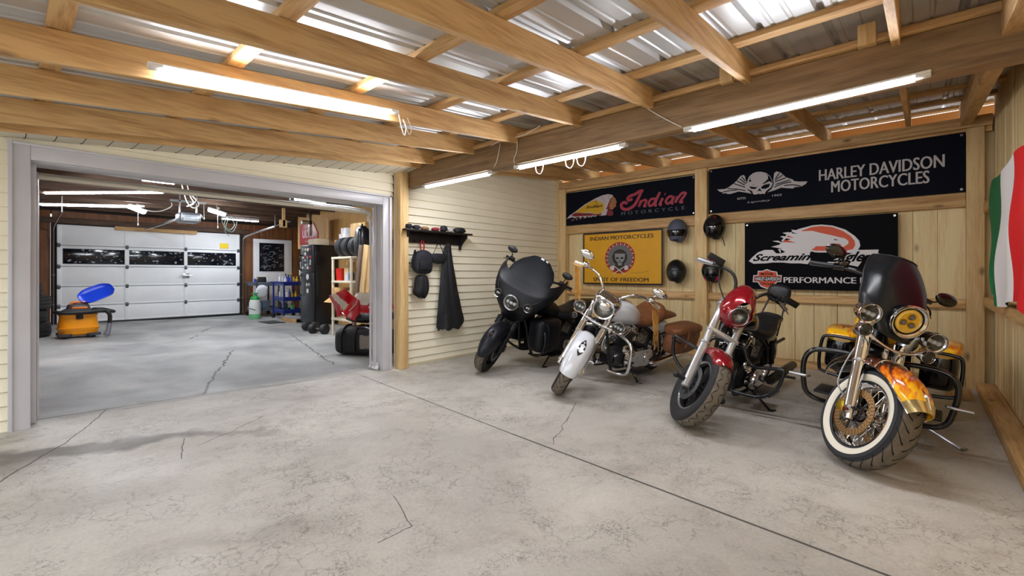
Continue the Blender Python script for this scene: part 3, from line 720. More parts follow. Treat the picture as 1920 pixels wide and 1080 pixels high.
def art2(g, fn):
    P = lambda k, d, m: g.flat(ART['b2_' + k], fn, d, m)
    P('wingL', .0012, 2); P('wingR', .0012, 2)
    for i in range(6):
        g.stroke(ART['b2_wl%d' % i], .013, fn, .0018, 0, sm=4); g.stroke(ART['b2_wr%d' % i], .013, fn, .0018, 0, sm=4)
    g.stroke([(p[0], p[1]) for p in ART['b2_skull']] + [ART['b2_skull'][0]], .028, fn, .002, 0)
    P('skull', .0024, 2); P('dark1', .003, 0)
    g.disc((sum(p[0] for p in ART['b2_skull']) / 24 - .01, .345), .118, fn, .0036, 2, 28, .062)
    P('eyeL', .0036, 0); P('eyeR', .0036, 0); P('nose', .0036, 0)
    for i in range(4):
        x = ART['b2_skull'][15][0] - .02 - i * .035; g.stroke([(x, .10), (x, .128)], .006, fn, .0036, 0)
    for k, s in (('estd', 'ESTD.'), ('y1903', '1903')):
        a = ART['b2_' + k]; g.text(s, (a[0][0], a[0][1], a[1][0], a[1][1]), fn, .0015, 2, bold=.01)
    a = ART['b2_leg']; g.text('Legendary', (a[0][0], a[0][1] - .01, a[1][0], a[1][1]), fn, .0015, 2, shear=.4)
    g.text('HARLEY DAVIDSON', (1.375, .298, 2.545, .442), fn, .0015, 2, heavy=.0035); g.text('MOTORCYCLES', (1.505, .135, 2.42, .278), fn, .0015, 2, heavy=.0035)
sheet('banner', 2.358, 2.145, 2.712, .655, [cloth_navy, brass, pm('silver', '#b3aba9')],
      'long dark navy banner with a grey winged skull on the back wall', 'banner', art2, seed=4)
cloth_black = M('banner_black', '#0a0b10', .85, var=.15, scale=3, spec=.15)
def art3(g, fn):
    P = lambda k, d, m: g.flat(ART['b3_' + k], fn, d, m)
    P('el', .0012, 2); P('or', .0018, 3); P('blob1', .0022, 2); P('blob2', .0022, 2); P('eagle', .0026, 2); P('beak', .003, 3)
    for k in ('eye', 'cut1', 'cut2', 'cut3'): P(k, .0034, 0)
    a = ART['b3_scr']; g.text("Screamin'", (a[0][0], a[0][1], a[1][0] + .08, a[1][1]), fn, .004, 0, shear=.5, bold=.03)
    a = ART['b3_eag']; g.text('Eagle', (a[0][0] - .02, a[0][1], a[1][0] - .12, a[1][1]), fn, .004, 0, shear=.5, bold=.03)
    P('sh', .0015, 2); P('shin', .0021, 3); a = ART['b3_bar']; g.flat([(a[0][0], a[0][1] - .006), (a[1][0], a[0][1] - .006), (a[1][0], a[1][1] + .006), (a[0][0], a[1][1] + .006)], fn, .0026, 0)
    g.text('HARLEY-DAVIDSON', (a[0][0] + .005, a[0][1], a[1][0] - .005, a[1][1]), fn, .0032, 2, bold=.03)
    for k, s in (('mot', 'MOTOR'), ('cyc', 'CYCLES')):
        a = ART['b3_' + k]; g.text(s, (a[0][0], a[0][1] + .004, a[1][0], a[1][1] - .004), fn, .0028, 0, bold=.03)
    g.text('PERFORMANCE PARTS', (.485, .092, 1.62, .168), fn, .0015, 2, heavy=.003)
sheet('banner', 1.868, 1.035, 1.66, .93, [cloth_black, brass, pm('white', '#d8d4d4'), pm('orange', '#cf4a17')],
      'black banner with a white eagle head on an orange oval', 'banner', art3, seed=5, amp=.0016)
cloth_yellow = M('flag_yellow', '#e0a312', .6, var=.06, scale=4)
def art4(g, fn):
    w, h = 1.505, .915; c = .028
    for q in ([(0, 0), (w, 0), (w, c), (0, c)], [(0, h - c), (w, h - c), (w, h), (0, h)], [(0, c), (c, c), (c, h - c), (0, h - c)], [(w - c, c), (w, c), (w, h - c), (w - c, h - c)]): g.flat(q, fn, .0016, 2)
    g.text('INDIAN MOTORCYCLES', (.150, .775, 1.345, .842), fn, .0015, 2, heavy=.0025); g.text('SPIRIT OF FREEDOM', (.215, .054, 1.26, .121), fn, .0015, 2, heavy=.0025)
    cx, cy = .738, .46; g.disc((cx, cy), .282, fn, .0012, 3, 40, .268)
    g.disc((cx, cy), .236, fn, .0015, 6, 36, .222)
    for i in range(34):
        a = rad(-52 + 284 * i / 33); ca, sa = math.cos(a), math.sin(a)
        g.stroke([(cx + ca * .12, cy + sa * .115), (cx + ca * .255, cy + sa * .242)], [.008, .020], fn, .0018, 4)
        g.stroke([(cx + ca * .235, cy + sa * .223), (cx + ca * .27, cy + sa * .257)], .012, fn, .0024, 3 if i % 2 else 5)
    g.disc((cx, cy + .01), .140, fn, .003, 2, 30, .135); g.disc((cx, cy + .035), .105, fn, .0036, 6, 24, .09); P = ART['b4_skull']; g.flat(P, fn, .0042, 4)
    g.disc((cx - .042, cy - .005), .03, fn, .0048, 2, 12, .018); g.disc((cx + .046, cy - .005), .03, fn, .0048, 2, 12, .018); g.flat([(cx - .012, cy - .06), (cx + .016, cy - .06), (cx + .002, cy - .03)], fn, .0048, 2)
    g.stroke([(cx - .05, cy - .085), (cx, cy - .075), (cx + .05, cy - .085)], .01, fn, .005, 2, sm=3)
    g.flat(ART['b4_ax1'], fn, .0048, 5); g.flat(ART['b4_ax2'], fn, .0048, 5); g.stroke(ART['b4_h1'], .014, fn, .0046, 5); g.stroke(ART['b4_h2'], .014, fn, .0046, 5)
    g.stroke(ART['b4_mark'], .008, fn, .0012, 7, sm=4)
sheet('flag', 4.575, 1.06, 1.505, .915, [cloth_yellow, brass, pm('black', '#1a130c'), pm('red', '#a3161b'), pm('greyfeather', '#8a8a8c'), pm('pale', '#dccfc8'), pm('brown', '#33231f'), pm('ochre', '#b3800f')],
      'yellow flag with a feathered skull emblem and black border, below the headdress banner', 'flag', art4, seed=6)

# ---- Italian tricolour on the right wall
def flagfn(u, v):
    top = pl(u, [(0, 5.92), (.333, 5.14), (.667, 4.58), (1, 3.95)]); bot = pl(u, [(0, 5.33), (.333, 5.20), (.667, 4.56), (1, 3.98)])
    x = lerp(top, bot, v ** 1.5); z = lerp(2.05 + .02 * math.cos(u * 9), 1.06 + .05 * math.cos(u * 7 + 1) - .06 * u, v)
    y = -.482 + .018 + .014 * math.sin(u * 20 + v * 2.5) * (.3 + v) + .01 * math.sin(v * 9 + u * 5) + (.03 * v if u < .35 else .03 * v * (1 - u))
    return (x, y, z)
g = G(); g.shell(flagfn, 60, 30, -.002, mfn=lambda u, v: 0 if u < .333 else (1 if u < .667 else 2))
tag(g.obj('flag', [M('flag_green', '#0d6b3b', .7), M('flag_white', '#e6e2df', .7), M('flag_red', '#cf1017', .7)], ang=80), 'green, white and red striped flag draped on the right-hand board wall', 'flag')

# ---- helmets on the wall
def helmet(Y, Z, label, paint, kind, yaw=0, visor=None, accent=None, nz=1):
    t = thing('helmet', label, 'helmet', (6.935, Y, Z), None)
    R = Matrix.Rotation(rad(180 + yaw), 4, 'Z')
    def P(az, ph, o=0):       # az 0 = face, ph 0 top
        sx, sy, szr = .165, .150, .195
        x = math.sin(ph) * math.cos(az); y = math.sin(ph) * math.sin(az); z = math.cos(ph)
        chin = max(0, -z) * max(0, math.cos(az)) ** 2 if kind != 'open' else 0
        k = 1 + .13 * chin - .10 * max(0, -z) * abs(math.sin(az))
        v = Vector((x * (sx + o) * k, y * (sy + o) * k * (1 - .10 * chin), z * (szr + o)))
        v.z = max(v.z, -.178 + (.035 if abs(az) > 1.6 else -.02 * max(0, math.cos(az))))
        return R @ v
    g = G(); g.grid(lambda u, v: P(u * 2 * PI, .02 + v * PI * .83), 40, 26, cu=True)
    g.grid(lambda u, v: P(u * 2 * PI, PI * .85) * (1 - v * .22), 40, 2, cu=True, mi=1)
    g.obj('shell', [paint, black_plastic], t, ang=60)
    if kind == 'full':
        g = G(); g.grid(lambda u, v: P(lerp(-1.25, 1.25, u), lerp(1.48, 1.97, v) + .12 * (2 * u - 1) ** 2 * (v - .5), .004), 26, 8, mi=0); g.obj('visor', visor or black_gloss, t)
        g = G()
        for v in (1.45, 2.0): g.tube([P(lerp(-1.3, 1.3, i / 16), v + .0, .003) for i in range(17)], .004, 6)
        g.obj('visor_rim', paint, t)
        g = G(); g.grid(lambda u, v: P(lerp(-.35, .35, u), lerp(2.28, 2.42, v), .004), 8, 3); g.obj('chin_vent', black_plastic, t)
    if kind == 'open':
        g = G(); g.grid(lambda u, v: P(lerp(-1.2, 1.2, u), lerp(1.25, 2.15, v), .004), 22, 10); g.obj('visor', visor or black_gloss, t)
        g = G(); b = P(1.9, 2.3); g.tube([b, b + Vector((.0, -.02, -.06)), b + Vector((.01, -.035, -.14))], .006, 6); g.obj('strap', black_plastic, t)
    if accent:
        g = G()
        for (a, p, da, dp) in ((-.5, .75, .35, .2), (.35, .9, .3, .28), (-.9, 1.15, .2, .2), (.8, 2.2, .2, .25), (-.8, 2.3, .3, .2), (0, .95, .14, .1), (1.1, 1.0, .14, .25)):
            q = [P(a - da, p + dp, .0035), P(a + da * .2, p - dp, .0035), P(a + da, p - dp * .5, .0035), P(a + da * .1, p + dp * .4, .0035)]
            g.grid(lambda u, v: P(a + da * (2 * u - 1), p + dp * (2 * v - 1) * (1 - .6 * u) - dp * .5 * u, .0035), 6, 4)
        g.obj('pink_decal', accent, t)
        g = G()
        for s in (-.03, .03):
            b = P(s * 8, 2.45); g.tube([b, b + Vector((0, s * .5, -.08)), b + Vector((0, s * .3, -.17))], .005, 6)
        g.obj('strap', black_plastic, t)
    g = G(); g.cyl((.05, 0, .14), (.183, 0, .155), .008, n=8); g.obj('hanging_peg', steel, t)
    return t
hm_grey = M('helmet_grey', '#565b6b', .55); hm_black = M('helmet_black', '#111114', .35)
helmet(2.807, 1.899, 'matte grey full face helmet, upper one beside the yellow flag', hm_grey, 'full', 12, M('visor_dark', '#0a0a0b', .1))
h = helmet(2.258, 1.92, 'black helmet with a faint red badge and dangling strap, right of the wall post', hm_black, 'open', 8)
g = G(Matrix.Rotation(rad(188), 4, 'Z')); g.grid(lambda u, v: (.160 * math.sin(lerp(.55, .85, v)) * math.cos(.16 * (2 * u - 1) + .25) + .003, .146 * math.sin(lerp(.55, .85, v)) * math.sin(.16 * (2 * u - 1) + .25), .198 * math.cos(lerp(.55, .85, v))), 6, 6); g.obj('badge', M('badge_red', '#7a1d2c', .5), h)
helmet(2.824, 1.275, 'black full face helmet with a clear smoky visor, lower one beside the yellow flag', hm_black, 'full', 18, M('visor_smoke', '#3b3f40', .08, .5, bump=.6, scale=14))
helmet(2.28, 1.29, 'black and pink helmet behind the red bike handlebar', hm_black, 'full', 5, black_gloss, accent=M('helmet_pink', '#c2185b', .4))

# ---- black shelf with hanging gear on the siding
sh_b = M('shelf_black', '#1b1615', .5, var=.3, scale=20)
t = thing('peg_shelf', 'black wooden peg shelf on the cream siding wall', 'shelf', (4.04, 5.16, 1.80))
o = Vector(t.location)
def loc(p): return tuple(Vector(p) - o)
g = G(); g.box(loc((3.45, 4.95, 1.815)), loc((4.63, 5.158, 1.838)), .005); g.obj('shelf_board', sh_b, t)
g = G(); g.box(loc((3.55, 5.135, 1.67)), loc((4.53, 5.159, 1.815)), .004); g.obj('back_board', sh_b, t)
for x in (3.52, 4.53):
    g = G(); fn = lambda a, b, d: loc((x + d, 5.158 - a, 1.60 + b))
    g.prism([(0, 0), (.03, 0), (.05, .06), (.10, .11), (.17, .17), (.18, .215), (0, .215)], fn, .022); g.obj('bracket', sh_b, t)
for x in (3.70, 3.80, 4.08, 4.24, 4.42):
    g = G(); g.tube([loc((x, 5.135, 1.70)), loc((x, 5.09, 1.69)), loc((x, 5.07, 1.71))], [.008, .008, .012], 8); g.obj('peg', sh_b, t)
gear = M('gear_black', '#15161b', .7, var=.3, scale=25, bump=.4, bscale=30)
gear2 = M('gear_charcoal', '#1d2029', .75, var=.3, scale=18, bump=.4, bscale=20)
def blob(name, c, r, m, label, cat, seed, sq=2.6, amp=.12, rot=0, group=None):
    rr = random.Random(seed); ph = [rr.uniform(0, 6) for _ in range(6)]
    g = G()
    def fn(u, v):
        a = u * 2 * PI; p = v * PI; f = lambda x: math.copysign(abs(x) ** (2 / sq), x)
        k = 1 + amp * (math.sin(3 * a + ph[0] + 2 * p) * .5 + math.sin(5 * p + ph[1] + a) * .4 + math.sin(7 * a + ph[2]) * .25)
        return (f(math.sin(p)) * f(math.cos(a)) * r[0] * k, f(math.sin(p)) * f(math.sin(a)) * r[1] * k, f(math.cos(p)) * r[2] * (1 + amp * .3 * math.sin(4 * a)))
    g.grid(fn, 28, 18, cu=True)
    o = g.obj(name, m, ang=70); o.location = c; o.rotation_euler = (0, 0, rot)
    return tag(o, label, cat, group)
zs = 1.839
for i, (x, y, r, m, lb) in enumerate([(3.545, 5.03, (.05, .05, .035), gear, 'small black pouch at the door end of the peg shelf'), (3.655, 5.01, (.055, .045, .03), gear2, 'dark folded glove next to the pouch on the peg shelf'),
                                      (3.80, 5.02, (.06, .05, .025), M('tan_leather', '#8a6a4a', .6), 'tan leather glove lying on the peg shelf'), (3.985, 5.02, (.055, .05, .026), M('bandana_red', '#8e2337', .7), 'red bandana bundle on the middle of the peg shelf'),
                                      (4.14, 5.03, (.05, .045, .045), gear, 'black goggle case in the middle of the peg shelf'), (4.255, 5.02, (.045, .04, .033), M('glove_white', '#b9b2ac', .7), 'pale grey glove between black items on the peg shelf'),
                                      (4.43, 5.02, (.10, .06, .04), gear, 'black riding cap at the far end of the peg shelf')]):
    blob(['pouch', 'glove', 'glove', 'bandana', 'goggle_case', 'glove', 'cap'][i], (x, y, zs + r[2] * .99), r, m, lb, ['pouch', 'glove', 'glove', 'bandana', 'case', 'glove', 'cap'][i], i, amp=.08)
def hang_cloth(name, secs, m, label, cat, seed, folds=7, amp=.10):
    """sections (z, x centre, half width, y centre, half depth)"""
    rows = smooth_rows(secs, 5); g = G(); out = []; rr = random.Random(seed); ph = rr.uniform(0, 6)
    for i, (z, x, w, y, d) in enumerate(rows):
        n = 48; r = []
        for j in range(n):
            a = 2 * PI * j / n; k = 1 + amp * math.sin(folds * a + ph + z * 2.5) + amp * .5 * math.sin(folds * 2.3 * a + z * 6)
            r.append((x + math.cos(a) * w * k, min(5.145, y + math.sin(a) * d * k), z + .012 * math.sin(5 * a + ph) * (i / len(rows)) * 2))
        out.append(r)
    g.loft(out); return tag(g.obj(name, m, ang=70), label, cat)
hang_cloth('riding_chaps', [(1.682, 4.25, .02, 5.065, .02), (1.66, 4.25, .04, 5.065, .03), (1.55, 4.25, .065, 5.085, .045), (1.2, 4.25, .12, 5.07, .055), (.80, 4.265, .185, 5.06, .065), (.56, 4.29, .225, 5.06, .07), (.46, 4.26, .20, 5.06, .07)], gear, 'long black leather chaps hanging to knee height from the peg shelf', 'chaps', 3)
t2 = thing('backpack', 'black backpack hung by a red loop under the peg shelf', 'backpack', (3.80, 5.07, 1.40))
def loc2(p): return tuple(Vector(p) - Vector((3.80, 5.07, 1.40)))
g = G(); g.body([(-.155, 0, .02, .03, 3), (-.12, 0, .065, .12, 3), (0, .01, .075, .165, 3), (.12, 0, .065, .14, 3), (.15, 0, .02, .05, 3)], 24); g.obj('pack_body', gear2, t2, ang=60)
g = G(); g.box((-.10, -.098, -.10), (.10, -.06, .03), .02); g.obj('front_pocket', gear, t2)
g = G(); g.tube(smooth_rows([(-.13, -.03, .12), (-.16, -.05, .16), (-.165, -.03, .05), (-.15, 0, -.08)], 5), .012, 6); g.obj('strap', gear, t2)
g = G(); g.tube(smooth_rows([(-.02, 0, .15), (-.03, 0, .24), (0, .01, .305), (.03, 0, .24), (.02, 0, .15)], 4), .014, 6, flat=.4); g.obj('red_hang_loop', M('strap_red', '#b3202c', .6), t2)
hang_cloth('stuff_sack', [(1.235, 3.80, .04, 5.08, .03), (1.20, 3.79, .09, 5.07, .06), (1.10, 3.79, .11, 5.065, .07), (1.0, 3.775, .115, 5.065, .07), (.95, 3.80, .07, 5.075, .05), (.93, 3.81, .03, 5.08, .03)], gear, 'black stuff sack hanging below the backpack on the siding', 'bag', 5, 5, .06)
t3 = thing('pouch_bag', 'small black bag slung by two thin straps from the peg shelf', 'bag', (4.085, 5.08, 1.47))
g = G(); g.body([(-.135, .02, .03, .03, 2.5), (-.10, 0, .05, .06, 2.5), (0, -.01, .06, .075, 2.5), (.10, .0, .05, .06, 2.5), (.135, .02, .03, .03, 2.5)], 20); g.obj('bag_body', gear, t3, ang=60)
for s in (-1, 1):
    g = G(); g.tube([(s * .10, 0, .04), (s * .05, -.01, .14), (0, -.0, .235)], .007, 6, flat=.5); g.obj('strap', gear, t3)
# ================================================================== MOTORCYCLES
# each is built upright in its own frame: x forward, y to the rider's left, z up, origin under the front axle
def flames(name, x0, x1, black='#15100c'):
    m, nt, b = new_mat(name); N = nt.nodes.new; L = nt.links.new
    tc = N('ShaderNodeTexCoord'); mp = N('ShaderNodeMapping'); mp.inputs['Scale'].default_value = (4, 14, 9); L(tc.outputs['Object'], mp.inputs[0])
    nz = N('ShaderNodeTexNoise'); nz.inputs['Scale'].default_value = 1; nz.inputs['Detail'].default_value = 6; nz.inputs['Distortion'].default_value = 1.6; L(mp.outputs[0], nz.inputs['Vector'])
    sp = N('ShaderNodeSeparateXYZ'); L(tc.outputs['Object'], sp.inputs[0])
    mr = N('ShaderNodeMapRange'); mr.inputs[1].default_value = x0; mr.inputs[2].default_value = x1; mr.inputs[3].default_value = -.32; mr.inputs[4].default_value = .30; L(sp.outputs['X'], mr.inputs[0])
    ad = N('ShaderNodeMath'); L(nz.outputs['Fac'], ad.inputs[0]); L(mr.outputs[0], ad.inputs[1])
    rp = N('ShaderNodeValToRGB'); e = rp.color_ramp.elements
    e[0].position = .30; e[0].color = rgb(black); e[1].position = .72; e[1].color = rgb('#ffc21a')
    for p, c in ((.42, '#5a2408'), (.50, '#c2560c'), (.60, '#f08a10')): q = e.new(p); q.color = rgb(c)
    L(ad.outputs[0], rp.inputs[0]); L(rp.outputs[0], b.inputs['Base Color']); b.inputs['Roughness'].default_value = .18; b.inputs['Coat Weight'].default_value = .6
    return m
flame_f = flames('flame_paint_fender', -.20, .26); flame_b = flames('flame_paint_bag', -3.0, -1.2, '#2a1a08')
mt_grey = M('matte_gunmetal', '#23252d', .35, .55); mt_black = M('matte_dark_paint', '#0c0e14', .42, .1, spec=.35)
pearl = M('pearl_white', '#dfe3ea', .2, .1, coat=.7); candy = M('candy_red', '#8f0a1c', .16, .35, coat=1.0)
tan = M('tan_leather_seat', '#7a4a2a', .5, var=.25, scale=10, bump=.2, bscale=40)
fringe = M('suede_fringe', '#d69a45', .75, var=.25, scale=15)
tint = M('tinted_screen', '#222428', .38, 0, trans=.25, spec=.15); white_wall = M('white_wall', '#e9e2d0', .6)
silver_paint = M('silver_paint', '#c8cacd', .25, .7); gold = M('gold_anodised', '#b79a2c', .3, .8); disc_tan = M('disc_tan', '#b0895a', .35, .7)
disc_steel = M('disc_steel', '#8f9296', .3, .9); yellow_lens = M('yellow_lens', '#f0b713', .15, .1, coat=.6); smoke_lens = M('smoke_lens', '#26282a', .08, .3, coat=.5)
exhaust_dark = M('exhaust_black', '#141517', .35, .4); hole = M('hole_dark', '#100d0a', .9); mirror_glass = M('mirror_face', '#5b6066', .03, 1.0)

class Bike:
    def __init__(s, label, pos, yaw, lean, steer, rake, R, W, wb=1.63, Rr=.32, Wr=.16):
        s.root = thing('motorcycle', label, 'motorcycle'); s.R, s.W, s.wb, s.Rr, s.Wr = R, W, wb, Rr, Wr
        s.rk = rad(rake); s.d = Vector((-math.sin(s.rk), 0, math.cos(s.rk))); s.o = Vector((math.cos(s.rk), 0, math.sin(s.rk)))
        s.ax = Vector((0, 0, R)); s.rax = Vector((-wb, 0, Rr)); A = s.ax - s.o * .05
        s.FS = Matrix.Translation(A) @ Matrix.Rotation(rad(steer), 4, s.d) @ Matrix.Translation(-A)
        s.pos, s.yaw, s.lean = pos, yaw, lean
        fl = []; rl = []
        for i in range(120):
            a = 2 * PI * i / 120
            for h, r in ((-.36, -.012), (-.2, -.003), (0, 0), (.2, -.003), (.36, -.012)):
                fl.append(s.FS @ (s.ax + Vector((math.cos(a) * (R + r), h * W, math.sin(a) * (R + r)))))
                rl.append(s.rax + Vector((math.cos(a) * (Rr + r), h * Wr, math.sin(a) * (Rr + r))))
        pitch = 0
        for k in range(4):
            B = Matrix.Rotation(PI - rad(yaw), 4, 'Z') @ Matrix.Rotation(pitch, 4, 'Y') @ Matrix.Rotation(-rad(lean), 4, 'X')
            zf = min((B @ p for p in fl), key=lambda p: p.z); zr = min((B @ p for p in rl), key=lambda p: p.z)
            pitch += (zf.z - zr.z) / wb
        s.Mw = Matrix.Translation((pos[0] - zf.x, pos[1] - zf.y, -zf.z)) @ B
        s.root.matrix_world = s.Mw; s.root.matrix_basis = s.Mw
    def F(s): return G(s.FS)
    def fp(s, q, y=0, o=0): return s.ax + s.d * q + s.o * o + Vector((0, y, 0))
    def add(s, g, name, m, parent=None, label=None, ang=38):
        o = g.obj(name, m, parent or s.root, ang)
        if label: o['label'] = label
        return o

    def wheel(s, front, rim_r, style, mats, tyre=(None, None), white=False, tread='swoosh', discs=()):
        R, W, ax = (s.R, s.W, s.ax) if front else (s.Rr, s.Wr, s.rax); Mx = s.FS if front else Matrix.Identity(4)
        h = R - rim_r; half = [(rim_r - .006, .37), (rim_r + .008, .42), (rim_r + .12 * h, .465), (rim_r + .48 * h, .50), (rim_r + .70 * h, .495), (R - .030, .46), (R - .013, .375), (R - .004, .22), (R, 0)]
        prof = [(r, -k * W) for r, k in half] + [(r, k * W) for r, k in reversed(half[:-1])]
        ms = [0, 2, 2, 0, 0, 0, 1, 1]; ms = ms + ms[::-1]
        if not white: ms = [0 if q == 2 else q for q in ms]
        def rs(k):
            k = abs(k); pts = [(b, a) for a, b in half[::-1]][:5]; return pl(k, pts)
        g = G(Mx); g.lathe(prof, ax, 'y', 72, mis=ms)
        def T(a, k, e=.0008): r = rs(k) + e; return ax + Vector((math.cos(a) * r, k * W, math.sin(a) * r))
        n = 26 if tread == 'swoosh' else 22
        for i in range(n):
            for sd in (-1, 1):
                a0 = 2 * PI * (i + (.5 if sd > 0 else 0)) / n
                if tread == 'swoosh': pts = [(a0 + .26 * t, sd * (.06 + .37 * t ** .7), .010 * (1 - .5 * t)) for t in [q / 8 for q in range(9)]]
                else: pts = [(a0 + .30 * t, sd * (.20 + .10 * math.sin(t * 2 * PI)) + .0, .008) for t in [q / 8 for q in range(9)]]
                vs = []
                for (a, k, w) in pts:
                    vs += [T(a - w / R / 1.6, k), T(a + w / R / 1.6, k)]
                g.add(vs, [(2 * q, 2 * q + 1, 2 * q + 3, 2 * q + 2) for q in range(8)], 3)
                if tread != 'swoosh':
                    vs = []
                    for t in range(4): a = a0 + .05 * t; k = sd * (.34 + .03 * t); vs += [T(a - .008, k), T(a + .008, k)]
                    g.add(vs, [(2 * q, 2 * q + 1, 2 * q + 3, 2 * q + 2) for q in range(3)], 3)
        wg = G(Mx); rp = [(rim_r - .004, .375), (rim_r - .012, .37), (rim_r - .018, .30), (rim_r - .03, .22), (rim_r - .036, 0)]
        wg.lathe([(r, -k * W) for r, k in rp] + [(r, k * W) for r, k in reversed(rp[:-1])], ax, 'y', 56, mis=[1, 1, 0, 0, 0, 0, 1, 1])
        rr = rim_r - .034
        if style == 'wire':
            for i in range(40):
                a = 2 * PI * i / 40; sd = -1 if i % 2 else 1; b = a + (.42 if (i // 2) % 2 else -.42)
                wg.cyl(ax + Vector((math.cos(b) * .045, sd * .042, math.sin(b) * .045)), ax + Vector((math.cos(a) * rr, sd * .012, math.sin(a) * rr)), .0024, n=5, caps=False, mi=1)
            wg.lathe([(.0, -.06), (.028, -.06), (.03, -.045), (.05, -.045), (.05, -.038), (.026, -.03), (.026, .03), (.05, .038), (.05, .045), (.03, .045), (.028, .06), (0, .06)], ax, 'y', 24, mi=1)
        else:
            k = {'five': 5, 'ten': 10}[style]
            for i in range(k):
                a = 2 * PI * i / k + .3
                for da in ((-.10, .10) if style == 'five' else (0,)):
                    c0, c1 = a + da * 2.2, a + da
                    w0, w1 = (.016, .020) if style == 'five' else (.012, .016)
                    secs = []
                    for r, ww, dd in ((.04, w0, .03), (.5 * rr, w0 * .9, .022), (rr + .004, w1, .03)):
                        t = (r - .04) / (rr - .04); an = lerp(c0, c1, t); e = Vector((math.cos(an), 0, math.sin(an))); p = Vector((-math.sin(an), 0, math.cos(an)))
                        secs.append([ax + e * r + p * (ww * sx) + Vector((0, dd * sy, 0)) for sx, sy in ((-1, -.6), (-.6, -1), (.6, -1), (1, -.6), (1, .6), (.6, 1), (-.6, 1), (-1, .6))])
                    wg.loft(secs, mi=0)
            wg.lathe([(0, -.065), (.03, -.065), (.048, -.04), (.055, 0), (.048, .04), (.03, .065), (0, .065)], ax, 'y', 24, mi=0)
        w = s.add(wg, 'front_wheel' if front else 'rear_wheel', mats)
        s.add(g, 'tire', [tyre[0] or rubber, tyre[1] or rubber_dusty, white_wall, groove], w, ang=60)
        for sd, m, ro in discs:
            dg = G(Mx); y = sd * (W * .5 + .012); dg.lathe([(ro - .042, y - .003), (ro, y - .003), (ro, y + .003), (ro - .042, y + .003), (ro - .042, y - .003)], ax, 'y', 48, mi=0)
            dg.lathe([(.04, y - .004), (.062, y - .004), (.062, y + .004), (.04, y + .004)], ax, 'y', 24, mi=1)
            for i in range(8):
                a = 2 * PI * i / 8; dg.cyl(ax + Vector((math.cos(a) * .05, y, math.sin(a) * .05)), ax + Vector((math.cos(a + .2) * (ro - .035), y, math.sin(a + .2) * (ro - .035))), .006, n=6, mi=1)
            for ring, q in ((ro - .033, 30), (ro - .021, 34), (ro - .009, 38)):
                for i in range(q):
                    a = 2 * PI * i / q + ring * 40; c = ax + Vector((math.cos(a) * ring, y + sd * .0036, math.sin(a) * ring)); e = Vector((math.cos(a), 0, math.sin(a))) * .0042; f = Vector((-math.sin(a), 0, math.cos(a))) * .0042
                    dg.add([c + e * math.cos(t) + f * math.sin(t) for t in [2 * PI * z / 6 for z in range(6)]], [tuple(range(6))], 2)
            s.add(dg, 'brake_disc', [m, black_satin, hole], w)
        return w

    def fender(s, front, Rf, W, D, a0, a1, mats, name, tipw=1.0, lip=None, parent=None, flare=0, exp=.75, mfn=None, off=(0, 0, 0)):
        ax = (s.ax if front else s.rax) + Vector(off); g = s.F() if front else G()
        def fn(u, v):
            a = rad(lerp(a0, a1, v)); b = (2 * u - 1) * PI / 2; e = abs(2 * v - 1); k = 1 - (1 - tipw) * max(0, (e - .55) / .45) ** 2 if tipw < 1 else 1
            y = W / 2 * math.copysign(abs(math.sin(b)) ** exp, b) * k; r = Rf - D * (1 - abs(math.cos(b)) ** exp) + flare * (max(0, .25 - v) / .25) ** 2
            return ax + Vector((math.cos(a) * r, y, math.sin(a) * r))
        g.shell(fn, 20, 30, .0035, mfn=mfn)
        o = s.add(g, name, mats, parent, ang=55)
        if lip:
            gl = s.F() if front else G()
            for u in (0, 1): gl.tube([fn(u, i / 24) for i in range(25)], .005, 6)
            s.add(gl, 'fender_trim', lip, o)
        return o, fn

    def fork(s, y, segs, mats, name='fork_leg', lugs=True):
        """segs: (s0, s1, r0, r1, material)"""
        for sd in (1, -1):
            g = s.F()
            for s0, s1, r0, r1, mi in segs: g.tube([s.fp(s0, sd * y), s.fp(s0 + .004, sd * y), s.fp(s1 - .004, sd * y), s.fp(s1, sd * y)], [r0 * .9, r0, r1, r1 * .9], 20, mi=mi)
            if lugs:
                g.cyl(s.ax + Vector((0, sd * (y - .035), 0)), s.ax + Vector((0, sd * (y + .035), 0)), .02, n=14, mi=0)
                g.cyl(s.fp(.02, sd * y, -.03), s.fp(.02, sd * y, .03), .022, n=10, mi=0)
            s.add(g, name, mats)
    def clamps(s, y, ss, m, h=.03):
        for q in ss:
            g = s.F(); c = s.fp(q); R = Matrix((s.o, Vector((0, 1, 0)), s.d)).transposed().to_4x4(); g.M = s.FS @ Matrix.Translation(c) @ R
            g.box((-.045, -y - .035, -h / 2), (.03, y + .035, h / 2), .012); s.add(g, 'triple_clamp', m)
    def lamp(s, c, r, dirn, mats, name='headlight', depth=.14, front=True, leds=0, parent=None, lensm=None, visor=False):
        """bowl, chrome rim, reflector and lens"""
        g = s.F() if front else G(); d = Vector(dirn).normalized()
        g.dirlathe([(0, -depth), (r * .45, -depth * .95), (r * .85, -depth * .62), (r * 1.0, -depth * .2), (r * 1.02, 0)], c, d, 32, mi=0)
        g.dirlathe([(r * 1.02, -.012), (r * 1.09, -.004), (r * 1.11, .008), (r * 1.04, .018), (r * .92, .012), (r * .9, .004)], c, d, 36, mi=1)
        if visor: g.dirlathe([(r * 1.08, 0), (r * 1.10, .03), (r * 1.06, .03), (r * 1.04, .0)], c, d, 36, mi=1)
        o = s.add(g, name, mats, parent)
        g = s.F() if front else G()
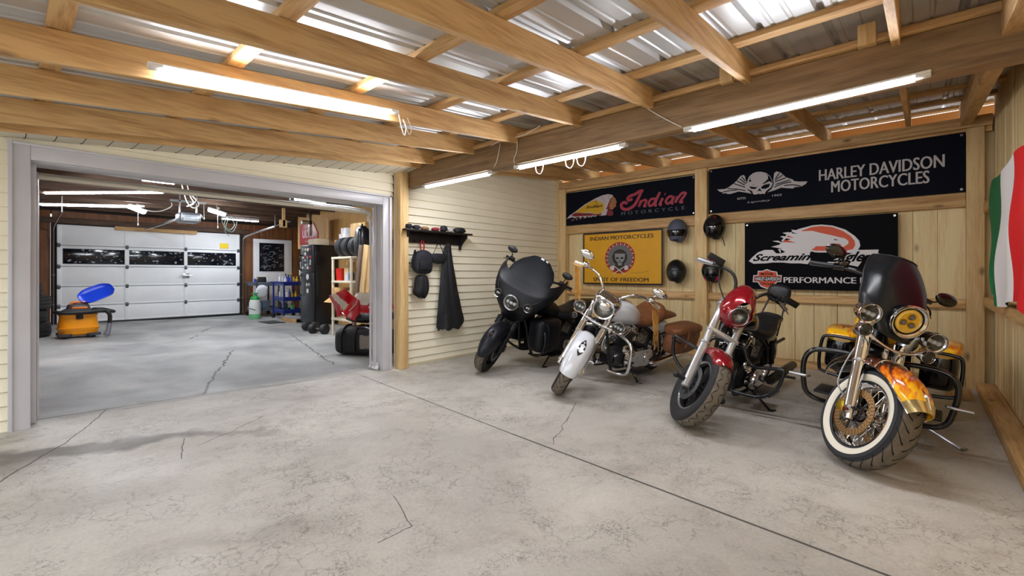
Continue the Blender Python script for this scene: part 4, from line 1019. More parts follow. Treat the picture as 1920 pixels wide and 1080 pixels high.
        if leds == 'yellow':
            g.dirlathe([(r * .80, .010), (r * .72, .012), (r * .66, .018), (r * .62, .010), (0, .004)], c, d, 36, mis=[0, 1, 1, 0])
            a = d.orthogonal().normalized(); b = d.cross(a); up = (Vector((0, 0, 1)) - d * d.z).normalized(); sdv = d.cross(up)
            for ang in (90, 210, 330):
                cc = Vector(c) + up * math.sin(rad(ang)) * r * .33 + sdv * math.cos(rad(ang)) * r * .33
                g.dirlathe([(r * .21, .010), (r * .205, .018), (r * .14, .026), (0, .028)], cc, d, 18, mis=[2, 3, 3]);
            g.dirlathe([(r * .94, .004), (r * .88, -.012), (r * .81, -.012), (r * .80, .010)], c, d, 36, mi=3)
            s.add(g, 'led_insert', [yellow_lens, M('halo_ring', '#f6d97a', .3, coat=.5), gold, M('led_lens_grey', '#6a675c', .1, .3, coat=.5)], o)
        else:
            g.dirlathe([(r * .92, .006), (r * .6, -.02), (r * .25, -.035), (0, -.038)], c, d, 32, mi=0)
            for i in range(leds):
                up = (Vector((0, 0, 1)) - d * d.z).normalized(); sdv = d.cross(up)
                cc = Vector(c) + sdv * (i - (leds - 1) / 2) * r * .5
                g.dirlathe([(r * .22, -.02), (r * .22, .0), (r * .12, .008), (0, .01)], cc, d, 14, mi=1)
            s.add(g, 'reflector', [reflector, M('led_eye', '#e9ecf0', .2, coat=.4)], o)
            g = s.F() if front else G(); g.dirlathe([(r * .92, .008), (r * .7, .016), (r * .4, .021), (0, .023)], c, d, 32); g2 = s.add(g, 'lens', lensm or clear_glass, o)
        return o
    def bars(s, pts, r, m, grip_m, lever_m, ml=None, grip_l=.13, ctrl=None):
        """pts: rider's right half from the middle outwards (unsteered frame)"""
        P = [Vector(p) for p in smooth_rows([(p[0], -p[1], p[2]) for p in pts[::-1]] + pts[1:] if abs(pts[0][1]) < 1e-6 else pts, 4)]
        g = s.F(); g.tube(P, r, 12); hb = s.add(g, 'handlebar', m)
        for e, q in ((P[0], P[4]), (P[-1], P[-5])):
            dv = (q - e).normalized(); g = s.F(); g.tube([e, e + dv * .006, e + dv * .03, e + dv * (grip_l - .01), e + dv * grip_l], [.016, .021, .0185, .0185, .021], 14); s.add(g, 'grip', grip_m, hb)
            c = e + dv * (grip_l + .035); g = s.F(); g.tube([c - dv * .035, c - dv * .03, c + dv * .03, c + dv * .035], [.02, .026, .026, .02], 12)
            g.box(c + Vector((.0, -.03, .012)), c + Vector((.05, .03, .045)), .008); s.add(g, 'control_housing', ctrl or m, hb)
            g = s.F(); sgn = 1 if e.y > 0 else -1; g.tube(smooth_rows([c + Vector((.035, 0, .0)), e + dv * .10 + Vector((.075, 0, -.005)), e + Vector((.06, sgn * .005, -.012)), e + Vector((.055, sgn * .02, -.012))], 4), [.007] * 12 + [.009], 8, flat=.7); s.add(g, 'lever', lever_m, hb)
        return hb
    def mirror(s, base, tip, r, m, ms, facing=(-1, 0, .05)):
        g = s.F(); b = Vector(base); t = Vector(tip); g.tube(smooth_rows([b, lerp(b, t, .5) + Vector((.02, 0, .0)), t], 5), .006, 8)
        R = Matrix.Rotation(0, 3, 'Z'); g.ell(t, (.022, r, r * .58), 20, 12); o = s.add(g, 'mirror', m)
        g = s.F(); g.ell(t + Vector((-.014, 0, 0)), (.012, r * .9, r * .48), 20, 10); s.add(g, 'mirror_glass', mirror_glass, o)
        return o
    def pipe(s, pts, r, m, name, front=False, sub=6, n=12, mirror=False, parent=None):
        out = None
        for sd in ((1, -1) if mirror else (1,)):
            g = s.F() if front else G(); P = smooth_rows([(p[0], p[1] * sd, p[2]) for p in pts], sub); g.tube(P, r, n); out = s.add(g, name, m, parent)
        return out
    def part(s, fn, name, m, front=False, parent=None, ang=38):
        g = s.F() if front else G(); fn(g); return s.add(g, name, m, parent, ang)

    def chassis(s, fin, head, case, primary, pipes, seat_z=.68):
        wb = s.wb
        g = G()
        for sd in (-1, 1):
            g.tube(smooth_rows([(-.40, sd * .03, .86), (-.50, sd * .07, .60), (-.60, sd * .11, .26), (-.72, sd * .13, .17), (-1.35, sd * .13, .16), (-1.48, sd * .12, .24), (-1.42, sd * .11, .50), (-1.15, sd * .07, .66), (-.46, sd * .03, .82)], 5), .018, 10)
            g.tube([(-1.42, sd * .12, .30), (-wb, sd * .12, s.Rr)], .022, 8); g.tube([(-1.38, sd * .11, .52), (-wb - .32, sd * .12, .56)], .016, 8)
            g.cyl((-wb + .02, sd * .135, s.Rr + .02), (-wb + .16, sd * .13, .58), .026, n=12)
        g.cyl((-.335, 0, .70), (-.47, 0, .93), .038, n=16)
        s.add(g, 'frame', black_satin)
        g = G(); cx, cz = -.97, .34
        g.body([(-1.36, .30, .09, .10, 3), (-1.28, .30, .12, .12, 4), (-1.0, .29, .125, .12, 4), (-.80, .28, .115, .105, 4), (-.72, .28, .08, .07, 3)], 24)
        e = s.add(g, 'engine', case)
        for sd in (-1, 1):
            a = rad(22) * sd; d = Vector((math.sin(a), 0, math.cos(a))); b = Vector((cx, 0, cz + .06)); g = G()
            pr = []
            for i in range(9):
                h = .03 + i * .018; pr += [(.066, h), (.092 - .001 * i, h + .002), (.092 - .001 * i, h + .008), (.066, h + .010)]
            g.dirlathe(pr, b, d, 26); s.add(g, 'cylinder', fin, e)
            g = G(Matrix.Translation(b + d * .20) @ Matrix((Vector((math.cos(a), 0, -math.sin(a))), Vector((0, 1, 0)), d)).transposed().to_4x4())
            g.box((-.085, -.085, 0), (.085, .085, .05), .015); g.box((-.075, -.075, .05), (.075, .075, .085), .02); s.add(g, 'cylinder_head', head, e)
            g = G()
            for k in (-.025, .025): g.cyl(b + Vector((k, -.125, -.02)), b + d * .23 + Vector((k * .5, -.085, 0)), .009, n=8)
            s.add(g, 'pushrod_tubes', head, e)
        g = G()
        oval = [(-.95 + .13 * math.cos(t) * (1 if math.cos(t) > 0 else 1.0) + (.0 if math.cos(t) > 0 else -.28), .30 + .105 * math.sin(t)) for t in [2 * PI * i / 32 for i in range(32)]]
        g.prism(oval, lambda x, z, d: (x, .135 + d, z), .055); g.dirlathe([(.07, .0), (.068, .012), (0, .016)], (-1.23, .19, .30), (0, 1, 0), 24); g.dirlathe([(.085, 0), (.082, .014), (.06, .02), (0, .02)], (-.93, .19, .30), (0, 1, 0), 28)
        s.add(g, 'primary_cover', primary, e)
        g = G(); g.dirlathe([(.10, 0), (.10, .02), (.085, .035), (0, .035)], (-.93, -.13, .31), (0, -1, 0), 28); s.add(g, 'cam_cover', head, e)
        g = G(); g.dirlathe([(.03, 0), (.03, .05), (.088, .055), (.092, .085), (.08, .10), (0, .105)], (cx, -.09, .55), (0, -1, .0), 32); s.add(g, 'air_cleaner', head, e)
        g = G(); g.box((-.70, -.075, .24), (-.655, .075, .36), .006)
        for i in range(9): g.box((-.655, -.07 + i * .0165, .245), (-.632, -.066 + i * .0165, .355), .001)
        s.add(g, 'regulator', case)
        g = G(); g.dirlathe([(0, .09), (.034, .088), (.036, .08), (.036, 0), (0, 0)], (-.70, -.085, .235), (1, -.15, .05), 20); s.add(g, 'oil_filter', head)
        for sd in (-1, 1):
            g = G(); g.dirlathe([(.05, 0), (.05, .012), (.034, .022), (0, .024)], (-.85, sd * .118, .42), (.4, sd, .1), 20); s.add(g, 'timing_cap', head)
        g = G()
        for x0, z0, dz in ((-.88, .50, 0), (-1.08, .52, .05)):
            g.tube(smooth_rows([(x0, -.08, z0), (x0 + .06, -.15, z0 - .02), (x0 + .04, -.185, z0 - .16), (x0 - .12, -.20, .24 + dz), (-1.35, -.21, .22 + dz)], 5), .024, 12)
        s.add(g, 'exhaust_header', pipes)
        for sd in (-1, 1):
            g = G(); g.tube([(-1.30, sd * .22, .22), (-1.36, sd * .22, .22), (-1.9, sd * .23, .26), (-2.12, sd * .23, .27)], [.028, .045, .048, .042], 18); s.add(g, 'muffler', pipes)
            g = G(); g.box((-1.02, sd * .32 - .07, .235), (-.72, sd * .32 + .07, .255), .008); g.tube([(-.9, sd * .15, .24), (-.9, sd * .26, .24)], .012, 8); s.add(g, 'floorboard', black_satin)
        return e
    def kickstand(s, wx_, wy_, m, foot=True):
        Mi = s.Mw.inverted(); t = Mi @ Vector((wx_, wy_, .012)); g = G(); p = Vector((-.98, .15, .19))
        g.tube([p, lerp(p, t, .12), lerp(p, t, .93), t], [.016, .013, .011, .012], 8); dv = (Mi @ Vector((wx_ + .06, wy_ - .03, .008)))
        g.tube([t, lerp(t, dv, .3), dv], [.012, .018, .012], 8, flat=.5); s.add(g, 'kickstand', m)


# ------------------------------------------------ 1. dark touring bike by the siding
b = Bike('matte dark touring motorcycle with a wide fairing, parked nearest the cream siding', (4.09, 4.15), 8, 12, 32, 31, .33, .135)
w = b.wheel(True, .235, 'ten', [black_satin, mt_grey], tread='wave', discs=((1, disc_steel, .15), (-1, disc_steel, .15)))
b.wheel(False, .22, 'ten', [black_satin, mt_grey], tread='wave')
f, fn = b.fender(True, .372, .205, .135, 2, 172, mt_grey, 'front_fender', tipw=.55, exp=.8)
g = b.F(); g.flat([(0, -.055), (.022, -.02), (.024, .02), (0, .06), (-.024, .02), (-.022, -.02)], lambda y, q, d: b.ax + Vector((math.cos(rad(52) + q * 3) * .3745, y, math.sin(rad(52) + q * 3) * .3745)), 0, 0)
g.disc((0, .0), .011, lambda y, q, d: b.ax + Vector((math.cos(rad(52) + q * 3) * .376, y, math.sin(rad(52) + q * 3) * .376)), 0, 1, 10, .008); b.add(g, 'emblem', [black_gloss, chrome], f)
b.fork(.105, [(-.04, .30, .036, .033, 0), (.30, .42, .046, .046, 1), (.42, .74, .026, .026, 0)], [mt_black, mt_grey])
b.clamps(.105, (.46, .68), black_satin)
b.part(lambda g: [g.box(b.fp(.07, sd * .115, -.07) - Vector((.03, .025, .05)), b.fp(.07, sd * .115, -.07) + Vector((.03, .025, .05)), .012) for sd in (1, -1)], 'brake_caliper', black_satin, True)
def fair1(u, v):
    q = 2 * u - 1; z = .69 + .58 * v; wd = pl(v, [(0, .17), (.2, .26), (.45, .355), (.65, .42), (.88, .45), (1, .42)])
    xc = pl(v, [(0, -.20), (.3, -.09), (.52, -.06), (.8, -.14), (1, -.26)]); a = abs(q)
    return Vector((xc - .05 * a ** 2 - .27 * a ** 3 - (.10 * a ** 6), wd * math.sin(q * PI / 2 * .96), z + .10 * a ** 2 * v - .03 * (1 - a) * v + .03 * a * a * (1 - v)))
g = b.F(); g.shell(fair1, 40, 26, .006, mi=0); fo = b.add(g, 'fairing', mt_black, ang=60)
g = b.F()   # brow over the headlight and the sculpted creases
for sd in (-1, 1):
    g.tube(smooth_rows([fair1(.5 + sd * .02, .50) + Vector((.012, 0, 0)), fair1(.5 + sd * .14, .55) + Vector((.008, 0, 0)), fair1(.5 + sd * .24, .70) + Vector((.004, 0, 0)), fair1(.5 + sd * .40, .95) + Vector((.002, 0, 0))], 5), [.012] * 15 + [.004], 8, flat=.5)
g.box(fair1(.5, .55) + Vector((-.01, -.006, -.06)), fair1(.5, .55) + Vector((.03, .006, .05)), .004); b.add(g, 'fairing_ridge', mt_black, fo)
g = b.F(); g.tube([fair1(.5 + i * .02, .49) + Vector((.016, 0, .01)) for i in range(-5, 6)], .005, 6); b.add(g, 'chrome_strip', chrome, fo)
g = b.F(); g.text('INDIAN', (-.06, 0, .06, .02), lambda y, z, d: fair1(.5, .62) + Vector((.022, -y, z - .01)), 0, 0, bold=.02); b.add(g, 'name_badge', chrome, fo)
b.lamp((-.040, 0, .985), .092, (1, 0, -.05), [black_gloss, steel], leds=3, depth=.12)
for sd in (1, -1): b.lamp((-.070, sd * .215, 1.01), .05, (1, sd * .12, 0), [black_gloss, steel], 'fog_lamp', leds=2, depth=.10)
def scr1(u, v):
    q = 2 * u - 1; wd = pl(v, [(0, .31), (.5, .30), (.8, .24), (1, .15)]); return Vector((-.27 - .30 * v - .04 * q * q, wd * math.sin(q * PI / 2 * .9), 1.215 + .31 * v - .06 * q * q * v))
g = b.F(); g.shell(scr1, 24, 14, .004); so = b.add(g, 'windshield', tint)
g = b.F(); g.tube([scr1(.12 + .76 * i / 20, .03) + Vector((.008, 0, 0)) for i in range(21)], .016, 8, flat=.5)
for q in (.3, .5, .7): g.ell(scr1(q, .06) + Vector((.02, 0, 0)), .012, 10, 6)
b.add(g, 'screen_mount', black_plastic, so)
g = b.F()
for u0, u1 in ((.50, .60), (.66, .74)): g.add([scr1(lerp(u0, u1, i / 6), v) + Vector((.004, 0, .004)) for i in range(7) for v in (.93, .985)], [(2 * i, 2 * i + 1, 2 * i + 3, 2 * i + 2) for i in range(6)])
b.add(g, 'screen_decal', M('decal_white', '#d9dade', .5), so)
hb = b.bars([(-.40, 0, 1.14), (-.44, .12, 1.22), (-.50, .27, 1.31), (-.60, .40, 1.31), (-.68, .50, 1.29)], .0145, black_satin, black_plastic, black_satin)
for sd in (1, -1): b.mirror((-.60, sd * .38, 1.32), (-.55, sd * .41, 1.46), .075, black_satin, None)
e = b.chassis(dark_engine, black_satin, dark_engine, black_satin, exhaust_dark)
g = G(); g.dirlathe([(.075, 0), (.072, .01), (.05, .016), (0, .016)], (-1.20, .20, .30), (0, 1, 0), 24, mi=0); g.dirlathe([(.03, .016), (.03, .02), (0, .02)], (-1.20, .20, .30), (0, 1, 0), 16, mi=1); b.add(g, 'derby_cover', [steel, black_satin], e)
for sd in (1, -1):  # lower leg fairings and knee panels
    g = G(); g.body([(-.46, .53, .06, .15, 3, sd * .25), (-.50, .53, .115, .21, 4.5, sd * .27), (-.66, .51, .13, .225, 5, sd * .28), (-.84, .52, .115, .21, 4.5, sd * .27), (-.90, .52, .06, .16, 3, sd * .25)], 22); lf = b.add(g, 'lower_fairing', mt_black, ang=50)
    g = G(); g.tube(smooth_rows([(-.50, sd * .33, .70), (-.58, sd * .40, .67), (-.60, sd * .405, .50), (-.60, sd * .385, .31)], 5), .012, 8); b.add(g, 'edge_trim', mt_grey, lf)
g = G(); g.body([(-.46, .86, .05, .06, 2.4), (-.58, .86, .14, .11, 2.6), (-.78, .83, .175, .13, 2.6), (-.98, .78, .14, .11, 2.6), (-1.10, .74, .08, .07, 2.4)], 26); b.add(g, 'fuel_tank', mt_black, ang=60)
g = G(); g.body([(-1.02, .72, .10, .05, 2.6), (-1.2, .70, .17, .07, 2.8), (-1.42, .73, .19, .075, 2.8), (-1.55, .80, .16, .07, 2.6), (-1.75, .82, .15, .06, 2.6), (-1.98, .83, .12, .04, 2.4)], 24); b.add(g, 'seat', black_leather, ang=60)
b.fender(False, .38, .24, .18, 60, 190, mt_black, 'rear_fender')
for sd in (1, -1):
    g = G(); g.body([(-1.42, .48, .06, .10, 3, sd * .30), (-1.52, .50, .12, .17, 3.5, sd * .31), (-1.85, .50, .13, .17, 3.5, sd * .31), (-2.12, .49, .11, .15, 3.5, sd * .30), (-2.18, .48, .04, .10, 3, sd * .29)], 24); b.add(g, 'saddlebag', mt_black, ang=50)
b.pipe([(-.56, .10, .66), (-.55, .30, .64), (-.54, .41, .55), (-.54, .41, .36), (-.56, .30, .24), (-.60, .10, .20)], .016, black_satin, 'engine_guard', mirror=True)
b.kickstand(4.76, 3.74, black_satin)

# ------------------------------------------------ 2. chrome cruiser with the white fender
b = Bike('chrome cruiser motorcycle with a pearl white front fender and brown leather seat and bags', (3.86, 2.80), 5, 13, 36, 33, .335, .135)
b.wheel(True, .225, 'wire', [chrome, chrome], tread='swoosh', discs=((1, disc_steel, .15),))
b.wheel(False, .22, 'wire', [chrome, chrome])
f, fn = b.fender(True, .388, .225, .15, 8, 180, pearl, 'front_fender', tipw=.8, exp=.8, lip=None)
S = lambda a, y, e: b.ax + Vector((math.cos(a) * (.3895 + e), y, math.sin(a) * (.3895 + e)))
g = b.F(); g.flat([(0, -.095), (.026, -.055), (.036, 0), (.026, .06), (0, .12), (-.026, .06), (-.036, 0), (-.026, -.055)], lambda y, q, d: S(rad(55) + q * 2.6, y, -.002 * abs(y) / .03), 0, 0)
g.disc((0, 0), .015, lambda y, q, d: S(rad(55) + q * 2.6, y, .002), 0, 1, 14); b.add(g, 'emblem', [black_gloss, steel], f)
b.fork(.112, [(-.05, .34, .033, .033, 0), (.34, .36, .039, .039, 0), (.36, .60, .036, .036, 0), (.60, .78, .028, .028, 0)], [chrome])
b.clamps(.112, (.52, .70), chrome)
for sd in (1, -1):
    g = b.F(); g.tube([b.fp(.02, sd * .112, .035), b.fp(.33, sd * .112, .04)], .008, 8); b.add(g, 'fork_rod', chrome)
b.lamp(b.fp(.65, 0, .17), .108, (1, 0, -.06), [chrome, chrome], leds=0, depth=.15)
g = b.F(); g.body([(-.18, 1.0, .04, .04, 2.4), (-.24, 1.015, .12, .075, 2.6), (-.33, 1.03, .15, .085, 2.6), (-.42, 1.03, .13, .07, 2.4), (-.47, 1.02, .06, .04, 2.4)], 24); b.add(g, 'nacelle', chrome, ang=60)
for sd in (1, -1):
    b.lamp(b.fp(.56, sd * .225, .12), .062, (1, 0, 0), [chrome, chrome], 'passing_lamp', leds=3, depth=.11)
    b.lamp(b.fp(.45, sd * .23, .10), .030, (1, 0, 0), [chrome, chrome], 'turn_signal', leds=0, depth=.07, lensm=smoke_lens)
b.pipe([b.fp(.52, -.215, .09), b.fp(.51, -.12, .075), b.fp(.50, 0, .08), b.fp(.51, .12, .075), b.fp(.52, .215, .09)], .010, chrome, 'lamp_bar', True)
hb = b.bars([(-.42, 0, 1.04), (-.43, .07, 1.06), (-.42, .13, 1.13), (-.45, .22, 1.20), (-.55, .36, 1.20), (-.68, .52, 1.14)], .0135, chrome, M('grip_cream', '#cfc3b0', .6), fringe)
for sd in (1, -1):
    b.mirror((-.54, sd * .35, 1.21), (-.49, sd * .43, 1.33), .08, chrome, None)
    for k in range(5):
        g = b.F(); e = Vector((-.66 + .016 * k, sd * (.515 - .016 * k), 1.135)); L = .46 - .05 * (k % 3)
        dn = ((b.Mw @ b.FS).inverted().to_3x3() @ Vector((0, 0, -1))).normalized()
        g.tube([e + dn * .02, e + dn * .10 + Vector((.004 * k, 0, 0)), e + dn * L * .6 + Vector((.003 * k, .004 * k, 0)), e + dn * L], [.010, .010, .009, .006], 5, flat=.4); b.add(g, 'leather_fringe', fringe, hb)
e = b.chassis(M('fin_polish', '#6e7072', .3, .9), chrome, M('case_alloy', '#55575a', .3, .85), chrome, chrome)
g = G(); g.body([(-.44, .86, .05, .06, 2.4), (-.56, .87, .15, .11, 2.6), (-.78, .85, .18, .13, 2.6), (-.98, .79, .14, .11, 2.6), (-1.10, .74, .07, .07, 2.4)], 26); tk = b.add(g, 'fuel_tank', pearl, ang=60)
g = G(); g.body([(-.60, .985, .03, .015, 2.2), (-.75, .985, .055, .025, 2.2), (-.92, .93, .05, .03, 2.2), (-.98, .90, .02, .02, 2.2)], 18); b.add(g, 'dash_console', chrome, tk)
g = G(); g.body([(-1.02, .74, .12, .05, 2.6), (-1.15, .74, .19, .085, 2.6), (-1.38, .76, .20, .09, 2.6), (-1.50, .82, .17, .10, 2.6), (-1.58, .84, .10, .06, 2.4)], 24); b.add(g, 'seat', tan, ang=60)
g = G(); g.body([(-1.56, .74, .14, .04, 2.4), (-1.72, .76, .15, .05, 2.4), (-1.90, .75, .12, .035, 2.4)], 20); b.add(g, 'passenger_seat', tan, ang=60)
b.fender(False, .39, .25, .20, 50, 195, pearl, 'rear_fender')
for sd in (1, -1):
    g = G(); g.body([(-1.42, .51, .05, .11, 3, sd * .31), (-1.50, .52, .10, .155, 4, sd * .32), (-1.75, .52, .115, .16, 4, sd * .33), (-1.98, .52, .10, .155, 4, sd * .32), (-2.06, .51, .05, .11, 3, sd * .31)], 24); sb = b.add(g, 'saddlebag', tan, ang=50)
    g = G(); g.body([(-1.41, .65, .07, .035, 3, sd * .31), (-1.50, .665, .125, .05, 3.5, sd * .325), (-1.75, .67, .135, .055, 3.5, sd * .33), (-1.98, .665, .125, .05, 3.5, sd * .325), (-2.07, .65, .07, .035, 3, sd * .31)], 24); b.add(g, 'bag_lid', tan, sb, ang=50)
    for x in (-1.60, -1.88):
        g = G(); g.tube([(x, sd * .455, .68), (x, sd * .468, .60), (x, sd * .455, .47)], .012, 6, flat=.3); b.add(g, 'strap', tan, sb)
b.pipe([(-.55, .08, .66), (-.54, .22, .65), (-.53, .36, .58), (-.53, .38, .42), (-.55, .34, .26), (-.60, .10, .20)], .0165, chrome, 'engine_guard', mirror=True)
b.kickstand(4.77, 2.385, chrome)

# ------------------------------------------------ 3. red bike
b = Bike('red motorcycle with a bullet headlight fairing and a black backrest', (3.74, 1.46), 3, 12, 43, 33, .342, .135, 1.63)
b.wheel(True, .225, 'five', [black_satin, alu], tread='wave', discs=((-1, disc_steel, .15),))
b.wheel(False, .215, 'five', [black_satin, alu], tread='wave')
f, fn = b.fender(True, .365, .165, .085, 62, 168, candy, 'front_fender', tipw=.7)
b.fork(.108, [(-.05, .36, .036, .036, 0), (.36, .375, .042, .042, 0), (.375, .82, .030, .030, 0)], [silver_paint])
for sd in (1, -1):
    g = b.F(); g.cyl(b.ax + Vector((0, sd * .13, 0)), b.ax + Vector((0, sd * .215, 0)), .020, n=14); g.ell(b.ax + Vector((0, sd * .215, 0)), .026, 14, 8)
    b.add(g, 'axle_slider', black_plastic)
b.clamps(.108, (.50, .76), silver_paint, .04)
b.part(lambda g: g.box(b.fp(.09, -.10, -.065) - Vector((.03, .022, .06)), b.fp(.09, -.10, -.065) + Vector((.03, .022, .06)), .012), 'brake_caliper', black_satin, True)
hc = b.fp(.70, 0, .12)
def fair3(u, v):
    a = u * 2 * PI; t = v * PI / 2 * 1.12; rr = math.sin(t); x = math.cos(t)
    up = math.sin(a); kz = .215 if up > 0 else .165
    return hc + Vector((.085 * x - .02 - .10 * max(0, up) * rr ** 2 - .045 * (1 - x), .140 * rr * math.cos(a) * (1 - .12 * max(0, up)), .005 + kz * rr * up))
g = b.F(); g.grid(lambda u, v: fair3(u, .30 + .7 * v), 40, 22, cu=True); g.grid(lambda u, v: fair3(u, 1.0 - .55 * v) + Vector((-.006, 0, 0)) * 1 + Vector((-.004, 0, 0)), 40, 10, cu=True)
fo = b.add(g, 'headlight_fairing', candy, ang=70)
b.lamp(hc + Vector((.026, 0, -.02)), .076, (1, 0, -.06), [black_gloss, steel], leds=0, depth=.08)
hb = b.bars([(-.43, 0, 1.05), (-.44, .06, 1.07), (-.45, .11, 1.18), (-.49, .19, 1.24), (-.56, .32, 1.22), (-.63, .45, 1.18)], .0135, black_satin, M('grip_silver', '#a7a9ac', .3, .8), alu, grip_l=.14)
for sd in (1, -1):
    g = b.F(); g.tube([(-.52, sd * .30, 1.23), (-.47, sd * .33, 1.27)], .006, 8); g.box((-.485, sd * .36 - .075, 1.245), (-.465, sd * .36 + .075, 1.30), .008); b.add(g, 'mirror', black_satin)
b.pipe([(-.50, -.28, 1.22), (-.44, -.22, 1.10), (-.36, -.10, .98), (-.36, -.03, .80)], .006, black_plastic, 'cable', True)
e = b.chassis(M('fin_dark', '#3a3b3d', .35, .8), chrome, dark_engine, chrome, exhaust_dark)
g = G(); g.body([(-.50, .84, .04, .05, 2.4), (-.60, .86, .11, .09, 2.6), (-.80, .84, .14, .115, 2.6), (-.98, .78, .11, .09, 2.6), (-1.08, .74, .06, .06, 2.4)], 26); tk = b.add(g, 'fuel_tank', M('tank_black', '#0d0f14', .15, .1, coat=.7), ang=60)
g = G(); g.cyl((-.76, 0, .945), (-.76, 0, .975), .035, n=18); b.add(g, 'fuel_cap', chrome, tk)
g = G(); g.body([(-1.02, .72, .09, .05, 2.6), (-1.2, .68, .15, .06, 2.8), (-1.42, .71, .16, .065, 2.8), (-1.55, .77, .13, .06, 2.6), (-1.78, .79, .11, .045, 2.6)], 24); b.add(g, 'seat', black_leather, ang=60)
b.fender(False, .37, .20, .15, 55, 178, M('fender_black', '#0e0f12', .2, coat=.6), 'rear_fender')
g = G(); g.body([(-1.80, 1.05, .09, .075, 3), (-1.82, 1.05, .112, .098, 3), (-1.85, 1.05, .112, .095, 3), (-1.875, 1.05, .09, .07, 3)], 24); br = b.add(g, 'backrest', black_leather, ang=60)
b.pipe([(-1.66, .115, .62), (-1.74, .10, .80), (-1.83, .08, .98)], .009, black_satin, 'backrest_stay', mirror=True, parent=br)
gp = [(-.58, .05, .66), (-.565, .14, .64), (-.56, .19, .55), (-.555, .25, .51), (-.55, .36, .535), (-.55, .47, .56), (-.55, .485, .52), (-.55, .46, .38), (-.555, .36, .27), (-.58, .20, .23), (-.62, .08, .22)]
b.pipe(gp, .0155, M('guard_black', '#15171c', .22, .2, coat=.4), 'engine_guard', mirror=True, sub=5)
b.pipe([(-.55, .42, .50), (-.62, .50, .50), (-.66, .55, .50)], .012, black_plastic, 'highway_peg', mirror=True)
g = G(); g.box((-.66, -.10, .20), (-.60, .10, .48), .012); b.add(g, 'radiator_cover', black_plastic)
b.kickstand(4.62, 1.02, black_satin)

# ------------------------------------------------ 4. flame painted touring bike
b = Bike('motorcycle with orange flame paint, yellow headlight and whitewall front tyre by the right-hand wall', (3.70, .32), 2, 6, 45, 29, .325, .165, 1.63)
b.wheel(True, .222, 'wire', [chrome, chrome], white=True, discs=((-1, disc_tan, .155), (1, disc_tan, .155)), tyre=(M('tyre_blue_grey', '#2a2c31', .7), None))
b.wheel(False, .21, 'wire', [chrome, chrome])
f, fn = b.fender(True, .575, .225, .080, 46, 147, [flame_f, chrome], 'front_fender', tipw=.5, exp=.78, lip=chrome, off=(-.06, 0, -.18))
g = b.F()
for u in [i / 20 for i in range(21)]: pass
g.tube([fn(i / 24, .42) + Vector((.0, 0, .002)) for i in range(25)], .004, 6); g.tube([fn(.5, .02) + Vector((.004, 0, .002)), fn(.5, .10) + Vector((.004, 0, .004)), fn(.5, .17)], [.008, .012, .003], 8)
b.add(g, 'fender_ornament', chrome, f)
g = b.F(); g.shell(lambda u, v: fn(u, .0 + .07 * v) + (fn(u, .0 + .07 * v) - b.ax).normalized() * .004, 16, 4, .004); b.add(g, 'fender_tip', M('tip_gold', '#d9c48c', .2, .9), f)
b.fork(.125, [(-.06, .02, .026, .03, 0), (.02, .34, .038, .038, 0), (.34, .352, .044, .044, 0), (.352, .56, .041, .041, 0)], [chrome])
for sd in (1, -1):
    g = b.F(); g.box(b.fp(.03, sd * .13, -.055) - Vector((.04, .022, .035)), b.fp(.03, sd * .13, -.055) + Vector((.04, .022, .035)), .01); b.add(g, 'brake_caliper', gold)
b.clamps(.12, (.50, .70), black_gloss)
for sd in (1, -1):
    g = b.F(); g.box(b.fp(.60, sd * .15, .02) - Vector((.05, .03, .085)), b.fp(.60, sd * .15, .02) + Vector((.05, .03, .085)), .02); b.add(g, 'fork_shroud', steel)
b.lamp(b.fp(.67, 0, .17), .100, (1, 0, -.08), [black_gloss, chrome], leds='yellow', depth=.17, visor=True)
for sd in (1, -1):
    b.lamp(b.fp(.63, sd * .235, .13), .062, (1, 0, -.03), [chrome, chrome], 'passing_lamp', leds=3, depth=.12, visor=True)
    b.lamp(b.fp(.52, sd * .222, .11), .040, (1, 0, 0), [chrome, chrome], 'turn_signal', leds=0, depth=.08, lensm=smoke_lens)
    g = b.F(); g.tube([b.fp(.605, sd * .235, .09), b.fp(.56, sd * .228, .09), b.fp(.53, sd * .222, .09)], [.016, .012, .016], 10); b.add(g, 'lamp_bracket', chrome)
b.pipe([b.fp(.56, -.235, .09), b.fp(.50, -.13, .085), b.fp(.47, 0, .09), b.fp(.50, .13, .085), b.fp(.56, .235, .09)], .011, chrome, 'lamp_bar', True)
g = b.F(); g.cyl(b.fp(.48, 0, .045), b.fp(.40, 0, .045), .016, n=10); b.add(g, 'horn', chrome)
def scr4(u, v):
    q = 2 * u - 1; wd = pl(v, [(0, .16), (.12, .20), (.35, .225), (.7, .215), (.9, .175), (1, .13)]); zz = .85 + .53 * v - .035 * q * q * v
    return Vector((-.17 - .10 * v - .20 * v * v - .17 * abs(q) ** 2.4, wd * math.sin(q * PI / 2 * .97), zz + .05 * q * q * (1 - v)))
g = b.F(); g.shell(scr4, 28, 24, .006, mfn=lambda u, v: 0); so = b.add(g, 'windshield', M('dark_screen', '#17191c', .26, spec=.3), ang=60)
g = b.F(); P = [scr4(0, 1 - i / 12) for i in range(13)] + [scr4(i / 16, 0) for i in range(1, 17)] + [scr4(1, i / 12) for i in range(1, 13)] + [scr4(1 - i / 16, 1) for i in range(1, 16)]
g.tube(P, .006, 6, closed=True); b.add(g, 'screen_edge', black_plastic, so)
hb = b.bars([(-.40, 0, 1.03), (-.42, .07, 1.06), (-.44, .13, 1.14), (-.50, .22, 1.18), (-.60, .35, 1.155), (-.69, .47, 1.11)], .0155, black_gloss, black_plastic, black_satin, grip_l=.15)
